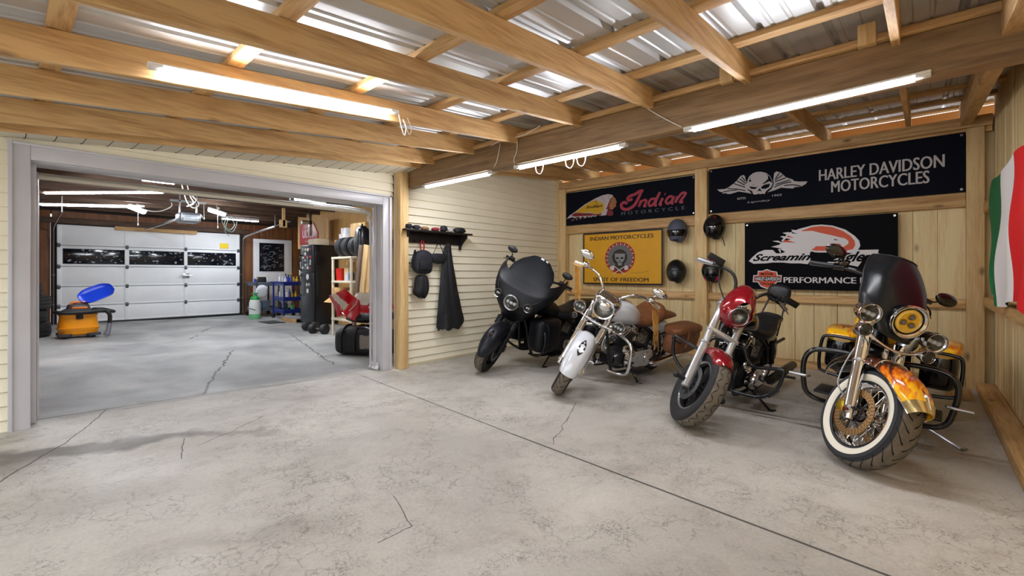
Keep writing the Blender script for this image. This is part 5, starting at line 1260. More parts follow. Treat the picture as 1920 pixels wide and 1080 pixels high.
for sd in (1, -1): b.mirror((-.58, sd * .34, 1.18), (-.54, sd * .43, 1.25), .08, black_gloss, None)
e = b.chassis(dark_engine, black_gloss, dark_engine, black_gloss, exhaust_dark)
g = G(); g.body([(-.44, .85, .05, .06, 2.4), (-.56, .86, .15, .11, 2.6), (-.78, .84, .18, .13, 2.6), (-.98, .78, .14, .11, 2.6), (-1.10, .74, .07, .07, 2.4)], 26); b.add(g, 'fuel_tank', flame_b, ang=60)
g = G(); g.body([(-1.02, .72, .10, .05, 2.6), (-1.2, .68, .18, .07, 2.8), (-1.42, .71, .20, .075, 2.8), (-1.55, .78, .16, .07, 2.6), (-1.95, .80, .12, .05, 2.4)], 24); b.add(g, 'seat', black_leather, ang=60)
b.fender(False, .375, .24, .18, 60, 190, flame_b, 'rear_fender')
for sd in (1, -1):
    g = G(); g.body([(-1.36, .50, .06, .12, 4, sd * .33), (-1.43, .49, .115, .165, 5, sd * .335), (-1.72, .48, .125, .165, 5, sd * .34), (-2.0, .48, .11, .15, 4.5, sd * .335), (-2.06, .48, .05, .10, 4, sd * .33)], 26); sb = b.add(g, 'saddlebag', black_gloss, ang=50)
    g = G(); g.body([(-1.35, .63, .07, .03, 4, sd * .33), (-1.43, .655, .125, .05, 4, sd * .335), (-1.72, .665, .135, .055, 4, sd * .34), (-2.0, .65, .12, .045, 4, sd * .335), (-2.07, .63, .06, .03, 4, sd * .33)], 26); b.add(g, 'bag_lid', flame_b, sb, ang=50)
    g = G(); g.tube(smooth_rows([(-1.33, sd * .20, .64), (-1.33, sd * .42, .64), (-1.33, sd * .47, .58), (-1.33, sd * .47, .36), (-1.33, sd * .42, .30), (-1.33, sd * .20, .28)], 5), .014, 10); b.add(g, 'bag_guard', black_gloss)
b.pipe([(-.56, .07, .62), (-.55, .25, .63), (-.54, .39, .61), (-.54, .445, .52), (-.54, .435, .36), (-.545, .40, .26), (-.56, .30, .22), (-.62, .08, .21)], .019, black_gloss, 'engine_guard', mirror=True)
b.pipe([(-.53, .40, .40), (-.50, .42, .40), (-.50, .53, .40)], .011, steel, 'highway_peg', mirror=True)
b.pipe([b.fp(.10, -.14, -.06), b.fp(.18, -.17, -.09), b.fp(.32, -.17, -.06), b.fp(.46, -.14, -.03)], .005, steel, 'brake_hose', True)
b.kickstand(4.50, -.205, steel)
# ================================================================== INSIDE THE GARAGE
YR = 15.36
brown = M('brown_panelling', '#7d4e2a', .6, var=.35, scale=6, stretch=(3, 3, .4)); dark_wood = M('dark_joist_wood', '#5a4334', .7, var=.4, scale=5, stretch=(.6, 4, 4))
ply = wood('plywood', 'z', '#d3a868', '#b98a4c', knots=False)
g = G(); x = -.3
while x < 6.9:
    if not (.72 < x + .1 < 4.76): g.box((x, YR, 0), (x + .196, YR + .04, 2.75), .004)
    x += .2
g.box((.72, YR, 2.44), (4.8, YR + .05, 2.75), 0); struct(g.obj('wall_rear', brown))
g = G(); g.box((.7, YR - .02, 0), (4.82, YR + .06, 2.46)); struct(g.obj('wall_rear_light_block', M('gable_dark', '#1f1a17', .8)))  # added dark sheet behind the closed door, keeps sky from showing round it
g = G(); g.box((-.3, YR + .3, 2.7), (6.9, YR + .34, 3.6)); struct(g.obj('wall_rear_gable', M('gable_dark', '#1f1a17', .8)))
g = G(); g.box((-.34, 5.32, 0), (-.28, YR, 3.0)); struct(g.obj('wall_garage_left', brown))
g = G(); g.box((6.86, 5.32, 0), (6.92, YR, 3.0)); struct(g.obj('wall_garage_right', ply))
g = G(); g.box((5.55, 8.0, 0), (5.59, 12.4, 2.9)); g.box((5.55, 12.4, 1.95), (5.59, 13.2, 2.9)); struct(g.obj('wall_partition', ply))
g = G(); g.box((-.34, 5.3, 2.98), (6.92, YR + .34, 3.02)); struct(g.obj('ceiling_garage', dark_wood))
for i, y in enumerate([6.1 + .82 * k for k in range(12)]):
    g = G(); g.box((-.28, y - .02, 2.80), (6.86, y + .02, 2.98)); struct(g.obj('joist', dark_wood))
g = G(); g.box((.3, YR - .05, 2.455), (5.0, YR, 2.60), .004); struct(g.obj('garage_header', dark_wood))

# ---- closed sectional door at the back
door_w = M('garage_door_white', '#f0f2f4', .45, var=.05, scale=2); pane = M('painted_over_pane', '#0c0e12', .12, var=.8, scale=14, col2='#1b2029'); speck_reflection = M('pane_speck_reflection', '#8a8f96', .4)
t = struct(thing('door_2', 'closed white sectional garage door with three dark windows', 'garage door', (2.74, YR - .06, 0)))
o = Vector(t.location); lc = lambda p: tuple(Vector(p) - o)
zs_ = [.05, .46, .93, 1.42, 1.93, 2.43]
for i in range(5):
    g = G(); g.box(lc((.80, YR - .07, zs_[i] + .004)), lc((4.70, YR - .03, zs_[i + 1] - .004)), .006)
    for x0, x1 in ((.80, .88), (2.04, 2.13), (3.31, 3.39), (4.62, 4.70)): g.box(lc((x0, YR - .085, zs_[i] + .02)), lc((x1, YR - .068, zs_[i + 1] - .02)), .004)
    g.box(lc((.86, YR - .082, zs_[i] + .01)), lc((4.66, YR - .068, zs_[i] + .05)), .004)
    pn = g.obj('door_panel', door_w, t)
    if i == 3:
        r = random.Random(4)
        for x0, x1 in ((.90, 2.04), (2.13, 3.31), (3.39, 4.60)):
            g = G(); g.box(lc((x0, YR - .079, 1.485)), lc((x1, YR - .070, 1.855)), .003)
            for k in range(34):
                cx, cz, q = r.uniform(x0 + .06, x1 - .06), r.uniform(1.5, 1.84), r.uniform(.006, .022)
                g.m = 1; g.add([lc((cx + q * 1.6 * math.cos(a), YR - .0795, cz + q * math.sin(a))) for a in [2 * PI * z / 7 for z in range(7)]], [tuple(range(7))]); g.m = 0
            g.obj('window_pane', [pane, speck_reflection], pn)
hinge = M('hinge_steel', '#5d6063', .4, .8)
for x in (.83, 2.085, 3.35, 4.66):
    for z in zs_[1:5]:
        g = G(); g.box(lc((x - .03, YR - .10, z - .05)), lc((x + .03, YR - .084, z + .05)), .006); g.cyl(lc((x - .035, YR - .10, z)), lc((x + .035, YR - .10, z)), .012, n=8); g.obj('hinge', hinge, t)
g = G(); g.box(lc((3.27, YR - .11, 1.13)), lc((3.43, YR - .084, 1.27)), .01); g.cyl(lc((3.2, YR - .115, 1.2)), lc((3.5, YR - .115, 1.2)), .01, n=8); g.obj('latch', steel, t)
g = G(); g.box(lc((.80, YR - .075, .0)), lc((4.70, YR - .03, .05)), .008); g.obj('bottom_seal', black_plastic, t)
g = G(); g.box((4.18, YR - .0875, 1.99), (4.40, YR - .0855, 2.14), 0); tag(g.obj('sticker', M('sticker_yellow', '#f2d21a', .5)), 'yellow warning sticker on the upper corner of the white garage door', 'sticker')
g = G(); g.box((1.84, YR - .17, 2.36), (3.60, YR - .088, 2.45), .004); tag(g.obj('wood_strut', wx), 'yellow timber strut fixed across the top of the white garage door', 'timber')
# tracks, both doors
for x, nm in ((.74, 'steel track rising beside the closed garage door at the tyre side'), (4.77, 'steel track rising beside the closed garage door at the side door end')):
    g = G(); P = smooth_rows([(x, YR - .12, .05), (x, YR - .12, 1.9), (x, YR - .18, 2.15), (x, YR - .40, 2.36), (x, YR - 2.6, 2.50)], 6)
    g.tube(P, .028, 8, flat=.5); g.cyl((x, YR - 2.6, 2.50), (x, YR - 2.6, 2.8), .012, n=6)
    for z in (.5, 1.2): g.box((x - .02, YR - .1, z), (x + .02, YR - .001, z + .04))
    tag(g.obj('door_track', steel), nm, 'door track')
# lifted door of the near opening
t = struct(thing('door_1', 'raised white garage door stored under the ceiling', 'garage door', (1.7, 6.8, 2.1)))
o1 = Vector(t.location); l1 = lambda p: tuple(Vector(p) - o1)
for i in range(4):
    y0 = 5.62 + i * .56; zf = lambda y: 2.07 + .36 * (y - 5.62) / 2.3
    g = G(); g.add([l1((xx, yy, zf(yy) + dz)) for xx in (.14, 3.26) for yy in (y0 + .004, y0 + .556) for dz in (0, .04)], [(0, 2, 3, 1), (4, 5, 7, 6), (0, 1, 5, 4), (2, 6, 7, 3), (0, 4, 6, 2), (1, 3, 7, 5)], smooth=False)
    g.obj('door_panel', M('door_underside', '#cfc9bd', .5, var=.08, scale=3), t)
g = G(); g.tube([l1((.12, 5.60, 2.075)), l1((3.28, 5.60, 2.075))], .028, 8, flat=.8); g.obj('bottom_rail', M('rail_cream', '#d8d0bd', .4), t)
for x, lb in ((.17, 'white bent door track at the upper corner of the opening by the tyres'), (3.27, 'white bent door track at the upper corner of the opening by the black bag')):
    g = G(); g.tube(smooth_rows([(x, 5.50, .06), (x, 5.50, 1.75), (x, 5.56, 1.98), (x, 5.78, 2.13), (x, 8.1, 2.50)], 6), .025, 8, flat=.5); g.cyl((x, 8.1, 2.50), (x, 8.1, 2.82), .012, n=6)
    tag(g.obj('door_track', trimw), lb, 'door track')

# ---- opener and lamps
t = thing('garage_door_opener', 'grey box garage door opener hanging under the joists', 'door opener', (2.42, 10.85, 2.36))
g = G(); g.box((-.17, -.22, -.10), (.17, .22, .09), .03); g.obj('motor_housing', M('opener_grey', '#8d939a', .3, .6), t)
g = G(); g.box((-.13, -.235, -.08), (.13, -.22, .04), .01); g.obj('lens_cover', M('opener_lens', '#c9d2da', .2, .3), t)
g = G()
for sx in (-.14, .14): g.box((sx - .012, -.02, .09), (sx + .012, .02, .62))
g.box((-.3, -.02, .30), (.3, .02, .34)); g.obj('hanger_bracket', steel, t)
g = G(); g.box((-.02, .22, .02), (.02, 4.2, .06)); g.obj('rail', steel, t)
def shop_lamp(c, label, yaw):
    t = thing('utility_lamp', label, 'lamp', c); R = Matrix.Rotation(rad(yaw), 4, 'Z') @ Matrix.Rotation(rad(18), 4, 'Y')
    g = G(R); g.tube([(-.17, 0, 0), (-.15, 0, .0), (.15, 0, 0), (.17, 0, 0)], [.03, .065, .065, .03], 14, flat=.6); g.obj('diffuser', M('lamp_glow', '#f4fbff', .4, emit=60), t)
    g = G(R); g.box((-.18, -.05, .03), (.18, .05, .06), .01); g.cyl((0, 0, .06), (0, 0, .12), .03, n=10); g.obj('lamp_base', white_paint, t)
    g = G(); g.cyl((.02, 0, -.02), (.02, 0, -.30), .003, n=5); g.cyl((.02, 0, -.30), (.02, 0, -.35), .012, n=8); g.obj('pull_chain', white_paint, t)
    g = G(); g.cyl((0, 0, .09), (0, 0, 2.80 - c[2]), .006, n=6); g.obj('hanging_cord', white_paint, t)
shop_lamp((1.92, 12.85, 2.66), 'bright utility lamp with a pull chain beside the opener box, nearer the tyres', 20)
shop_lamp((3.10, 11.55, 2.60), 'bright utility lamp with a pull chain between opener box and fridge', -25)
tube_light((.36, 10.2, 2.52), (1.66, 8.7, 2.52), 0, 'tube_light', 'upper of two long tube lights in the garage above the tyres', None, 60)
tube_light((.33, 11.0, 2.42), (1.60, 10.05, 2.42), 0, 'tube_light', 'lower of two long tube lights in the garage above the tyres', None, 60)
def panel_light(c, sx, sy, label, e):
    t = thing('ceiling_light', label, 'ceiling light', c)
    g = G(); g.box((-sx, -sy, 0), (sx, sy, 2.79 - c[2]), .006); g.obj('housing', white_paint, t)
    g = G(); g.box((-sx + .01, -sy + .01, -.014), (sx - .01, sy - .01, 0), .005); g.obj('diffuser', M('panel_glow', '#f2f7ff', .4, emit=e), t)
panel_light((1.66, 9.2, 2.75), .22, .09, 'small bright ceiling light above the raised door, over the opener side', 80)
panel_light((3.72, 9.0, 2.75), .20, .12, 'bright ceiling light in the garage, in line with the side door', 80)
panel_light((4.05, 9.05, 2.68), .30, .05, 'slim bright strip light hung beside the ceiling light in line with the side door', 80)
panel_light((4.3, 13.9, 2.72), .45, .06, 'far ceiling strip light over the blue cart', 90)
panel_light((3.6, 6.9, 2.74), .45, .06, 'ceiling strip light above the black bag by the opening', 80)
white_c = M('white_cord', '#e9e4da', .5)
cord('power_cord', [(1.95, 12.8, 2.70), (2.05, 12.2, 2.58), (2.15, 11.7, 2.55), (2.22, 11.25, 2.60), (2.20, 11.12, 2.66)], 'white cord sagging from the utility lamp to the opener box', .010)
cord('power_cord', [(2.63, 10.8, 2.42), (2.75, 11.1, 2.38), (2.80, 11.3, 2.46), (2.84, 11.48, 2.74)], 'white cord from the opener box to the lamp nearer the fridge', .010)
cord('wire_bundle', [(2.08, 9.4, 2.78), (2.15, 9.5, 2.60), (2.20, 9.5, 2.48), (2.10, 9.5, 2.42), (2.26, 9.6, 2.55), (2.16, 9.6, 2.66), (2.30, 9.6, 2.50), (2.2, 9.5, 2.40), (2.1, 9.5, 2.50), (2.0, 9.4, 2.79)], 'tangled white wires hanging by the raised door over the opener', .009)
cord('cable_coil', [(3.25, 11.4, 2.60), (3.16, 11.4, 2.40), (3.30, 11.4, 2.22), (3.42, 11.45, 2.36), (3.28, 11.4, 2.50), (3.20, 11.4, 2.28), (3.36, 11.4, 2.18), (3.45, 11.4, 2.40), (3.32, 11.4, 2.52), (3.22, 11.4, 2.2), (3.30, 11.4, 2.08)], 'coil of pale green cable hanging under the lamp nearer the fridge', .008, M('green_cable', '#9fb5ad', .5))
g = G(); g.box((4.36, 11.2, 2.36), (4.42, 11.26, 2.80), .004); g.box((4.30, 11.2, 2.34), (4.46, 11.26, 2.52), .004); tag(g.obj('timber_bracket', wz), 'yellow timber offcut bracket hanging above the door track', 'bracket')
g = G(); g.tube([(4.75, YR - 2.62, 2.50), (4.55, 11.3, 2.5)], .03, 8, flat=.4); g.box((4.9, 11.4, 2.48), (5.15, 11.46, 2.58), .003); g.box((5.08, 11.4, 2.2), (5.14, 11.46, 2.80), .003); tag(g.obj('track_hanger', steel), 'steel strap hanger bracing the door track beside the fridge', 'bracket')

# ---- tyres by the left wall
def tyre(name, c, R, W, label, axis='z', group=None, m=rubber, rim=None):
    g = G(); h = R * .34; p = [(R - h, -.40), (R - .8 * h, -.48), (R - .4 * h, -.50), (R - .12 * h, -.44), (R - .02, -.36), (R - .005, -.34), (R - .005, -.14), (R - .014, -.13), (R - .014, -.11), (R - .005, -.10), (R, 0)]
    p = [(r, k * W) for r, k in p] + [(r, -k * W) for r, k in reversed(p[:-1])]; p += [(R - h - .01, .3 * W), (R - h - .01, -.3 * W), p[0]]
    g.lathe(p, (0, 0, 0), axis, 40)
    if rim:
        o = g.obj(name, m)
        g = G(); rr = R - h; g.lathe([(rr, -.40 * W), (rr * .93, -.38 * W), (rr * .85, -.2 * W), (rr * .3, -.12 * W), (rr * .28, -.2 * W), (0, -.22 * W)], (0, 0, 0), axis, 30)
        g.lathe([(rr, .40 * W), (rr * .93, .38 * W), (rr * .85, .2 * W), (rr * .3, .12 * W), (0, .12 * W)], (0, 0, 0), axis, 30)
        for i in range(5):
            a = 2 * PI * i / 5; q = Vector((math.cos(a) * rr * .55, math.sin(a) * rr * .55, 0)) if axis == 'z' else (Vector((0, math.cos(a) * rr * .55, math.sin(a) * rr * .55)) if axis == 'x' else Vector((math.cos(a) * rr * .55, 0, math.sin(a) * rr * .55)))
            n = {'x': Vector((1, 0, 0)), 'y': Vector((0, 1, 0)), 'z': Vector((0, 0, 1))}[axis]; g.cyl(q - n * .3 * W, q - n * .12 * W, .03, n=10)
        g.obj('rim', rim, o)
    else: o = g.obj(name, m)
    o.location = c; return tag(o, label, 'tyre', group)
tx, ty = .25, 12.55
zz = fz(tx)
for i, (R, W, lb) in enumerate([(.34, .27, 'bottom tyre of the stack by the tyre-side wall'), (.31, .25, 'second tyre up in the stack beside the orange vacuum'), (.33, .26, 'third tyre up in the stack beside the orange vacuum'), (.25, .24, 'small topmost tyre of the stack by the garage wall')]):
    tyre('tire', (tx + (0, -.02, .01, -.03)[i], ty, zz + W / 2 + .0), R, W, lb, m=M('old_tyre', '#232120', .8, var=.3, scale=12)); zz += W + .002

# ---- orange shop vacuum with a blue dustpan on it
orange = M('vacuum_orange', '#f09a12', .35); vgrey = M('vacuum_grey', '#3b3c42', .45); blue = M('blue_plastic', '#1840c8', .35)
V0 = Vector((.92, 12.0, fz(.92)))
t = thing('shop_vacuum', 'orange shop vacuum with a dark lid and hose in front of the white garage door', 'vacuum', V0)
g = G(); sq = lambda z, w, d: [(w * math.copysign(abs(math.cos(a)) ** .6, math.cos(a)), d * math.copysign(abs(math.sin(a)) ** .6, math.sin(a)), z) for a in [2 * PI * i / 36 for i in range(36)]]
g.loft([sq(.05, .22, .20), sq(.08, .27, .24), sq(.15, .285, .255), sq(.17, .30, .265), sq(.20, .305, .27), sq(.205, .285, .255), sq(.40, .262, .235), sq(.42, .275, .245), sq(.44, .275, .245)])
g.obj('tank', orange, t)
g = G(); g.loft([sq(.44, .27, .24), sq(.47, .285, .25), sq(.50, .26, .23), sq(.55, .17, .16), sq(.62, .15, .14), sq(.64, .10, .09)]); g.obj('lid', vgrey, t)
g = G(); g.box((-.10, -.17, .55), (.12, -.10, .585), .01); g.tube(smooth_rows([(-.12, -.05, .60), (-.08, -.05, .665), (.08, -.05, .665), (.12, -.05, .60)], 4), .022, 8); g.obj('handle', M('vacuum_orange_dark', '#d8741a', .4), t)
g = G(); g.box((-.05, -.265, .36), (.05, -.235, .46), .01); g.obj('latch', black_plastic, t)
for sx, sy in ((-.2, -.2), (.2, -.2), (-.2, .18), (.2, .18)):
    g = G(); g.loft([[(p[0] * .45 + sx, p[1] * .45 + sy, z) for p in sq(0, .22, .20)] for z in (.045, .09)]); g.ell((sx, sy, .028), .028, 10, 8); g.obj('caster_foot', vgrey, t)
g = G(); g.tube(smooth_rows([(-.20, -.10, .47), (-.32, -.18, .50), (-.25, -.31, .49), (0, -.33, .49), (.25, -.30, .50), (.42, -.20, .485), (.50, -.10, .47), (.40, .0, .50), (.30, .02, .52), (.20, -.20, .53), (.36, -.28, .50)], 6), .034, 10); g.tube(smooth_rows([(.36, -.28, .50), (.42, -.28, .42), (.42, -.26, .25)], 5), .034, 10); g.obj('hose', black_plastic, t)
g = G(); g.tube([(.42, -.26, .25), (.40, -.28, .12), (.37, -.30, .03)], [.038, .04, .048], 12); g.obj('nozzle', M('nozzle_grey', '#6a6b76', .4), t)
t = thing('dustpan', 'blue plastic dustpan lying on top of the orange vacuum', 'dustpan', V0 + Vector((.27, .02, .80)))
Rm = Matrix.Rotation(rad(-25), 4, 'Y') @ Matrix.Rotation(rad(38), 4, 'X')
g = G(Rm); g.shell(lambda u, v: ((2 * u - 1) * .27 * (1 - .22 * abs(2 * v - 1) ** 4), (2 * v - 1) * .21 * (1 - .30 * abs(2 * u - 1) ** 4), .06 * max(abs(2 * v - 1), abs(2 * u - 1)) ** 6), 20, 20, .006); g.obj('pan', blue, t)
g = G(Rm); g.tube([(-.24, 0, .0), (-.33, 0, .0), (-.42, 0, -.03)], [.02, .016, .02], 8); g.obj('handle', blue, t)

# ---- side door in the rear wall
t = struct(thing('door_3', 'white side door with reflections painted on its dark window', 'door', (5.66, YR - .03, 0))); o3 = Vector(t.location); l3 = lambda p: tuple(Vector(p) - o3)
g = G(); g.box(l3((5.09, YR - .05, 0)), l3((6.24, YR - .002, 2.33)), .01); g.box(l3((5.17, YR - .07, .03)), l3((6.16, YR - .045, 2.25)), .008); g.obj('door_slab', white_paint, t)
g = G(); g.box(l3((5.25, YR - .082, 1.32)), l3((5.99, YR - .068, 2.21)), .004); r = random.Random(8)
for k in range(46):  # pale squiggles paint the reflections in the glass
    cx, cz = r.uniform(5.32, 5.92), r.uniform(1.4, 2.12); a = r.uniform(0, 6); g.stroke([(cx + .05 * math.cos(a + q * .5) * (1 + .2 * q), cz + .035 * math.sin(a + q * .5)) for q in range(5)], .012, lambda x_, z_, d: l3((x_, YR - .083, z_)), 0, 1, sm=2)
g.obj('window_pane', [pane, speck_reflection], t)
g = G()
for z0, z1 in ((.75, 1.1), (.2, .62)): g.tube([l3((5.30, YR - .073, z0)), l3((5.50, YR - .073, z0)), l3((5.50, YR - .073, z1)), l3((5.30, YR - .073, z1))], .01, 6, closed=True)
g.obj('panel_moulding', M('moulding_grey', '#b9bcc2', .5), t)  # mouldings in one plain light grey

# ---- fridge
fr = Vector((5.23, 11.15, 0)); fb = M('fridge_black', '#121316', .22, .2, coat=.3); fd = M('fridge_door', '#3c3f45', .3, .6)
t = thing('refrigerator', 'tall black refrigerator covered with magnets beside the shelf', 'refrigerator', fr)
g = G(); g.box((-.27, -.34, .04), (.31, .35, 1.95), .015); g.obj('cabinet', fb, t)
g = G(); g.box((-.335, -.338, .06), (-.275, .348, 1.27), .02); fdoor = g.obj('fridge_door', fd, t)
g = G(); g.box((-.335, -.338, 1.285), (-.275, .348, 1.95), .02); zdoor = g.obj('freezer_door', fd, t)
for z0, z1, p in ((.72, 1.2, fdoor), (1.34, 1.70, zdoor)):
    g = G(); g.tube(smooth_rows([(-.335, .28, z0), (-.385, .28, z0 + .04), (-.385, .28, z1 - .04), (-.335, .28, z1)], 4), .016, 8); g.obj('handle', fb, p)
g = G(); g.box((-.25, -.32, 0), (.29, .33, .04)); g.obj('plinth', black_plastic, t)
r = random.Random(11); mc = [M('mag_%d' % i, c, .5) for i, c in enumerate(['#e8e8e4', '#c22436', '#b9c7cf', '#dfe4d2', '#7f8a94', '#e2d7a0', '#e8e8e4', '#a8b3bb'])]
k = 0
for row in range(6):
    for cidx in range(4):
        if r.random() < .12: continue
        y = .20 - .135 * cidx + r.uniform(-.02, .02); z = 1.38 + .092 * row + r.uniform(-.015, .015); w, h = r.uniform(.025, .05), r.uniform(.022, .04)
        g = G(); g.box((fr.x - .343, fr.y + y - w, z - h), (fr.x - .3355, fr.y + y + w, z + h), .002); c = mc[r.randrange(8)]
        tag(g.obj('fridge_magnet', c), 'small magnet or note in the crowd on the upper fridge door', 'magnet', 'magnets on the upper fridge door'); k += 1
for i, (y, z, w, h, c, lb) in enumerate([(-.06, 1.17, .075, .07, '#e6e9ec', 'large white round magnet near the top of the lower fridge door'), (-.02, .98, .04, .04, '#d6d0ad', 'cream magnet in the middle of the lower fridge door'), (-.14, .985, .035, .035, '#b9bfc4', 'grey magnet in the middle of the lower fridge door'), (-.06, .83, .06, .055, '#dcdcc8', 'lowest pale round magnet on the lower fridge door')]):
    g = G(); g.dirlathe([(h, 0), (h, .006), (h * .8, .009), (0, .009)], (fr.x - .3355, fr.y + y, z), (-1, 0, 0), 18); tag(g.obj('fridge_magnet', M('magl_%d' % i, c, .4)), lb, 'magnet')
def carton(name, c, s, label, m=None, rot=0, flaps=True, mark=None, cat='box'):
    t = thing(name, label, cat, c); t.rotation_euler = (0, 0, rad(rot)); x, y, z = s[0] / 2, s[1] / 2, s[2]
    g = G(); g.box((-x, -y, 0), (x, y, z), .004); g.obj('box_body', m or M('cardboard', '#c39a61', .75, var=.1, scale=5), t)
    g = G(); g.box((-x * .98, -.03, z), (x * .98, .03, z + .0015)); g.box((-x - .0015, -.03, z - .06), (-x, .03, z)); g.obj('packing_tape', M('tape', '#d8b98a', .3), t)
    if mark:
        g = G(); g.box((-x - .002, -y * .6, z * .35), (-x, y * .1, z * .75)); g.box((-x * .3, -y - .002, z * .3), (x * .5, -y, z * .75)); g.obj('paper_label', M('paper_white', '#e6e8ec', .6), t)
    return t
carton('storage_box', (5.18, 11.12, 1.952), (.30, .46, .15), 'cream lidded box on top of the black fridge', M('cream_box', '#ddd0b4', .6))
g = G(); fn = lambda a, b, d: (5.546 - d, 13.02 - a * 1.75, 2.06 + b * 1.08)
g.prism([(0, 0), (.62, 0), (.62, .26), (.46, .54), (.10, .54), (0, .50)], fn, .02, 0); g.text('ULTRA', (.10, .16, .56, .36), fn, .022, 1, bold=.03); g.text('MICHELOB', (.14, .42, .44, .48), fn, .022, 1); g.text('Light', (.2, .04, .45, .11), fn, .022, 1)
tag(g.obj('sign', [M('sign_red', '#b01a20', .35), M('sign_white', '#e6d6d8', .5)]), 'red advertising sign with white ULTRA lettering above the fridge', 'sign')
g = G(); g.shell(lambda u, v: (lerp(5.50, 5.25, math.sin(u * PI / 2)) , lerp(11.35, 10.75, u), lerp(2.103, 2.62, v)), 16, 6, .008); tag(g.obj('hardboard_sheet', M('hardboard', '#c99a5c', .6, var=.1, scale=4)), 'curved tan hardboard sheet standing above the fridge next to the red sign', 'sheet')

# ---- carts
def cart(name, c, s, label, m, legs_m, trays=(.25, .6, .95), yaw=0):
    t = thing(name, label, 'cart', c); t.rotation_euler = (0, 0, rad(yaw)); x, y = s[0] / 2, s[1] / 2
    for z in trays:
        g = G(); g.box((-x, -y, z - .01), (x, y, z), .003)
        for a, b_ in (((-x, -y), (x, -y + .012)), ((-x, y - .012), (x, y)), ((-x, -y), (-x + .012, y)), ((x - .012, -y), (x, y))): g.box((a[0], a[1], z - .06), (b_[0], b_[1], z + .05), .003)
        g.obj('tray', m, t)
    for sx in (-1, 1):
        for sy in (-1, 1):
            g = G(); g.box((sx * x - .02, sy * y - .02, .11), (sx * x + .02, sy * y + .02, trays[-1] + .05), .005); lg = g.obj('upright', legs_m, t)
            g = G(); g.dirlathe([(.02, -.015), (.05, -.015), (.055, 0), (.05, .015), (.02, .015)], (sx * x, sy * y, .055), (0, 1, 0), 16); g.box((sx * x - .015, sy * y - .025, .05), (sx * x + .015, sy * y + .025, .115), .004); g.obj('caster', black_plastic, lg)
    g = G(); g.tube(smooth_rows([(-x, -y * .9, trays[-1]), (-x - .10, -y * .9, trays[-1] + .04), (-x - .10, y * .9, trays[-1] + .04), (-x, y * .9, trays[-1])], 4), .012, 8); g.obj('push_handle', legs_m, t)
    return t
cb = M('cart_blue', '#14277a', .35, .1); cg = M('cart_grey', '#5f6a78', .45)
cart('utility_cart', (5.32, 13.25, 0), (.55, .72, 0), 'blue three tier tool cart loaded with bottles beside the fridge', cb, cb, (.22, .56, .98), 0)
cart('utility_cart', (5.12, 14.62, 0), (.60, .80, 0), 'grey plastic cart behind the blue cart, near the side door', cg, M('cart_dark', '#33373d', .5), (.22, .95), 0)
def bottle(c, r, h, m, label, cap='#d0d0d0', name='bottle'):
    t = thing(name, label, name, c); g = G(); g.lathe([(0, 0), (r, 0), (r * 1.02, h * .05), (r, h * .62), (r * .55, h * .78), (r * .3, h * .84), (r * .3, h * .9), (0, h * .9)], n=16); g.obj('bottle_body', m, t)
    g = G(); g.lathe([(r * .38, h * .86), (r * .38, h), (0, h)], n=12); g.box((-r * .9, -.012, h * .96), (r * .4, .012, h * 1.03), .004); g.obj('spray_cap', M('cap_' + cap, cap, .5), t); return t
r = random.Random(5); pal = ['#e8e8ec', '#3fa045', '#dfe23a', '#2a3fae', '#c9d6df', '#e6e6e6', '#f0c020', '#20242a', '#a9c8e6']; nmz = ['white', 'green', 'lime yellow', 'blue', 'pale', 'white', 'yellow', 'black', 'light blue']
i = 0
for (zt, cx, cy, n, where) in ((.982, 5.32, 13.25, 9, 'on the top tray of the blue cart'), (.562, 5.32, 13.25, 7, 'on the middle tray of the blue cart'), (.222, 5.32, 13.25, 5, 'on the bottom tray of the blue cart'), (.952, 5.12, 14.62, 5, 'on top of the grey cart')):
    for k in range(n):
        q = (k * 2 + i) % 9; yy = cy + .28 - .56 * (k + .5) / n; xx = cx - .14 + .13 * (k % 3)
        bottle((xx, yy, zt), r.uniform(.030, .042), r.uniform(.16, .27), M('bt_%d' % q, pal[q], .35), '%s plastic bottle %s, %s in its row' % (nmz[q], where, ['first', 'second', 'third', 'fourth', 'fifth', 'sixth', 'seventh', 'eighth', 'ninth'][k]), ['#e8e8e8', '#222222', '#d8e020'][k % 3]); i += 1
carton('tool_case', (4.99, 14.36, .952), (.22, .16, .20), 'dark grey case at the near end of the grey cart top', M('case_dark', '#24262b', .5))
g = G(); g.loft([[(p[0] * .9 + 5.10, p[1] * .75 + 14.60, z) for p in sq(0, w, d)] for z, w, d in ((.222, .18, .22), (.42, .22, .26), (.44, .23, .27), (.44, .21, .25), (.26, .17, .2))]); tag(g.obj('plastic_tub', M('tub_blue', '#7f93ab', .4)), 'blue grey plastic tub on the lower tray of the grey cart', 'tub')
blob('plastic_bag', (4.93, 14.13, .745), (.16, .07, .17), M('bag_white', '#dfe4ea', .5, bump=.6, scale=20), 'white plastic bag hanging off the grey cart', 'bag', 3, amp=.1)
blob('hi_vis_vest', (5.78, 13.0, 1.265), (.12, .16, .13), M('vest_lime', '#c9d82a', .6, bump=.5, scale=20), 'lime yellow bundle on the white shelf behind the blue cart', 'vest', 9)
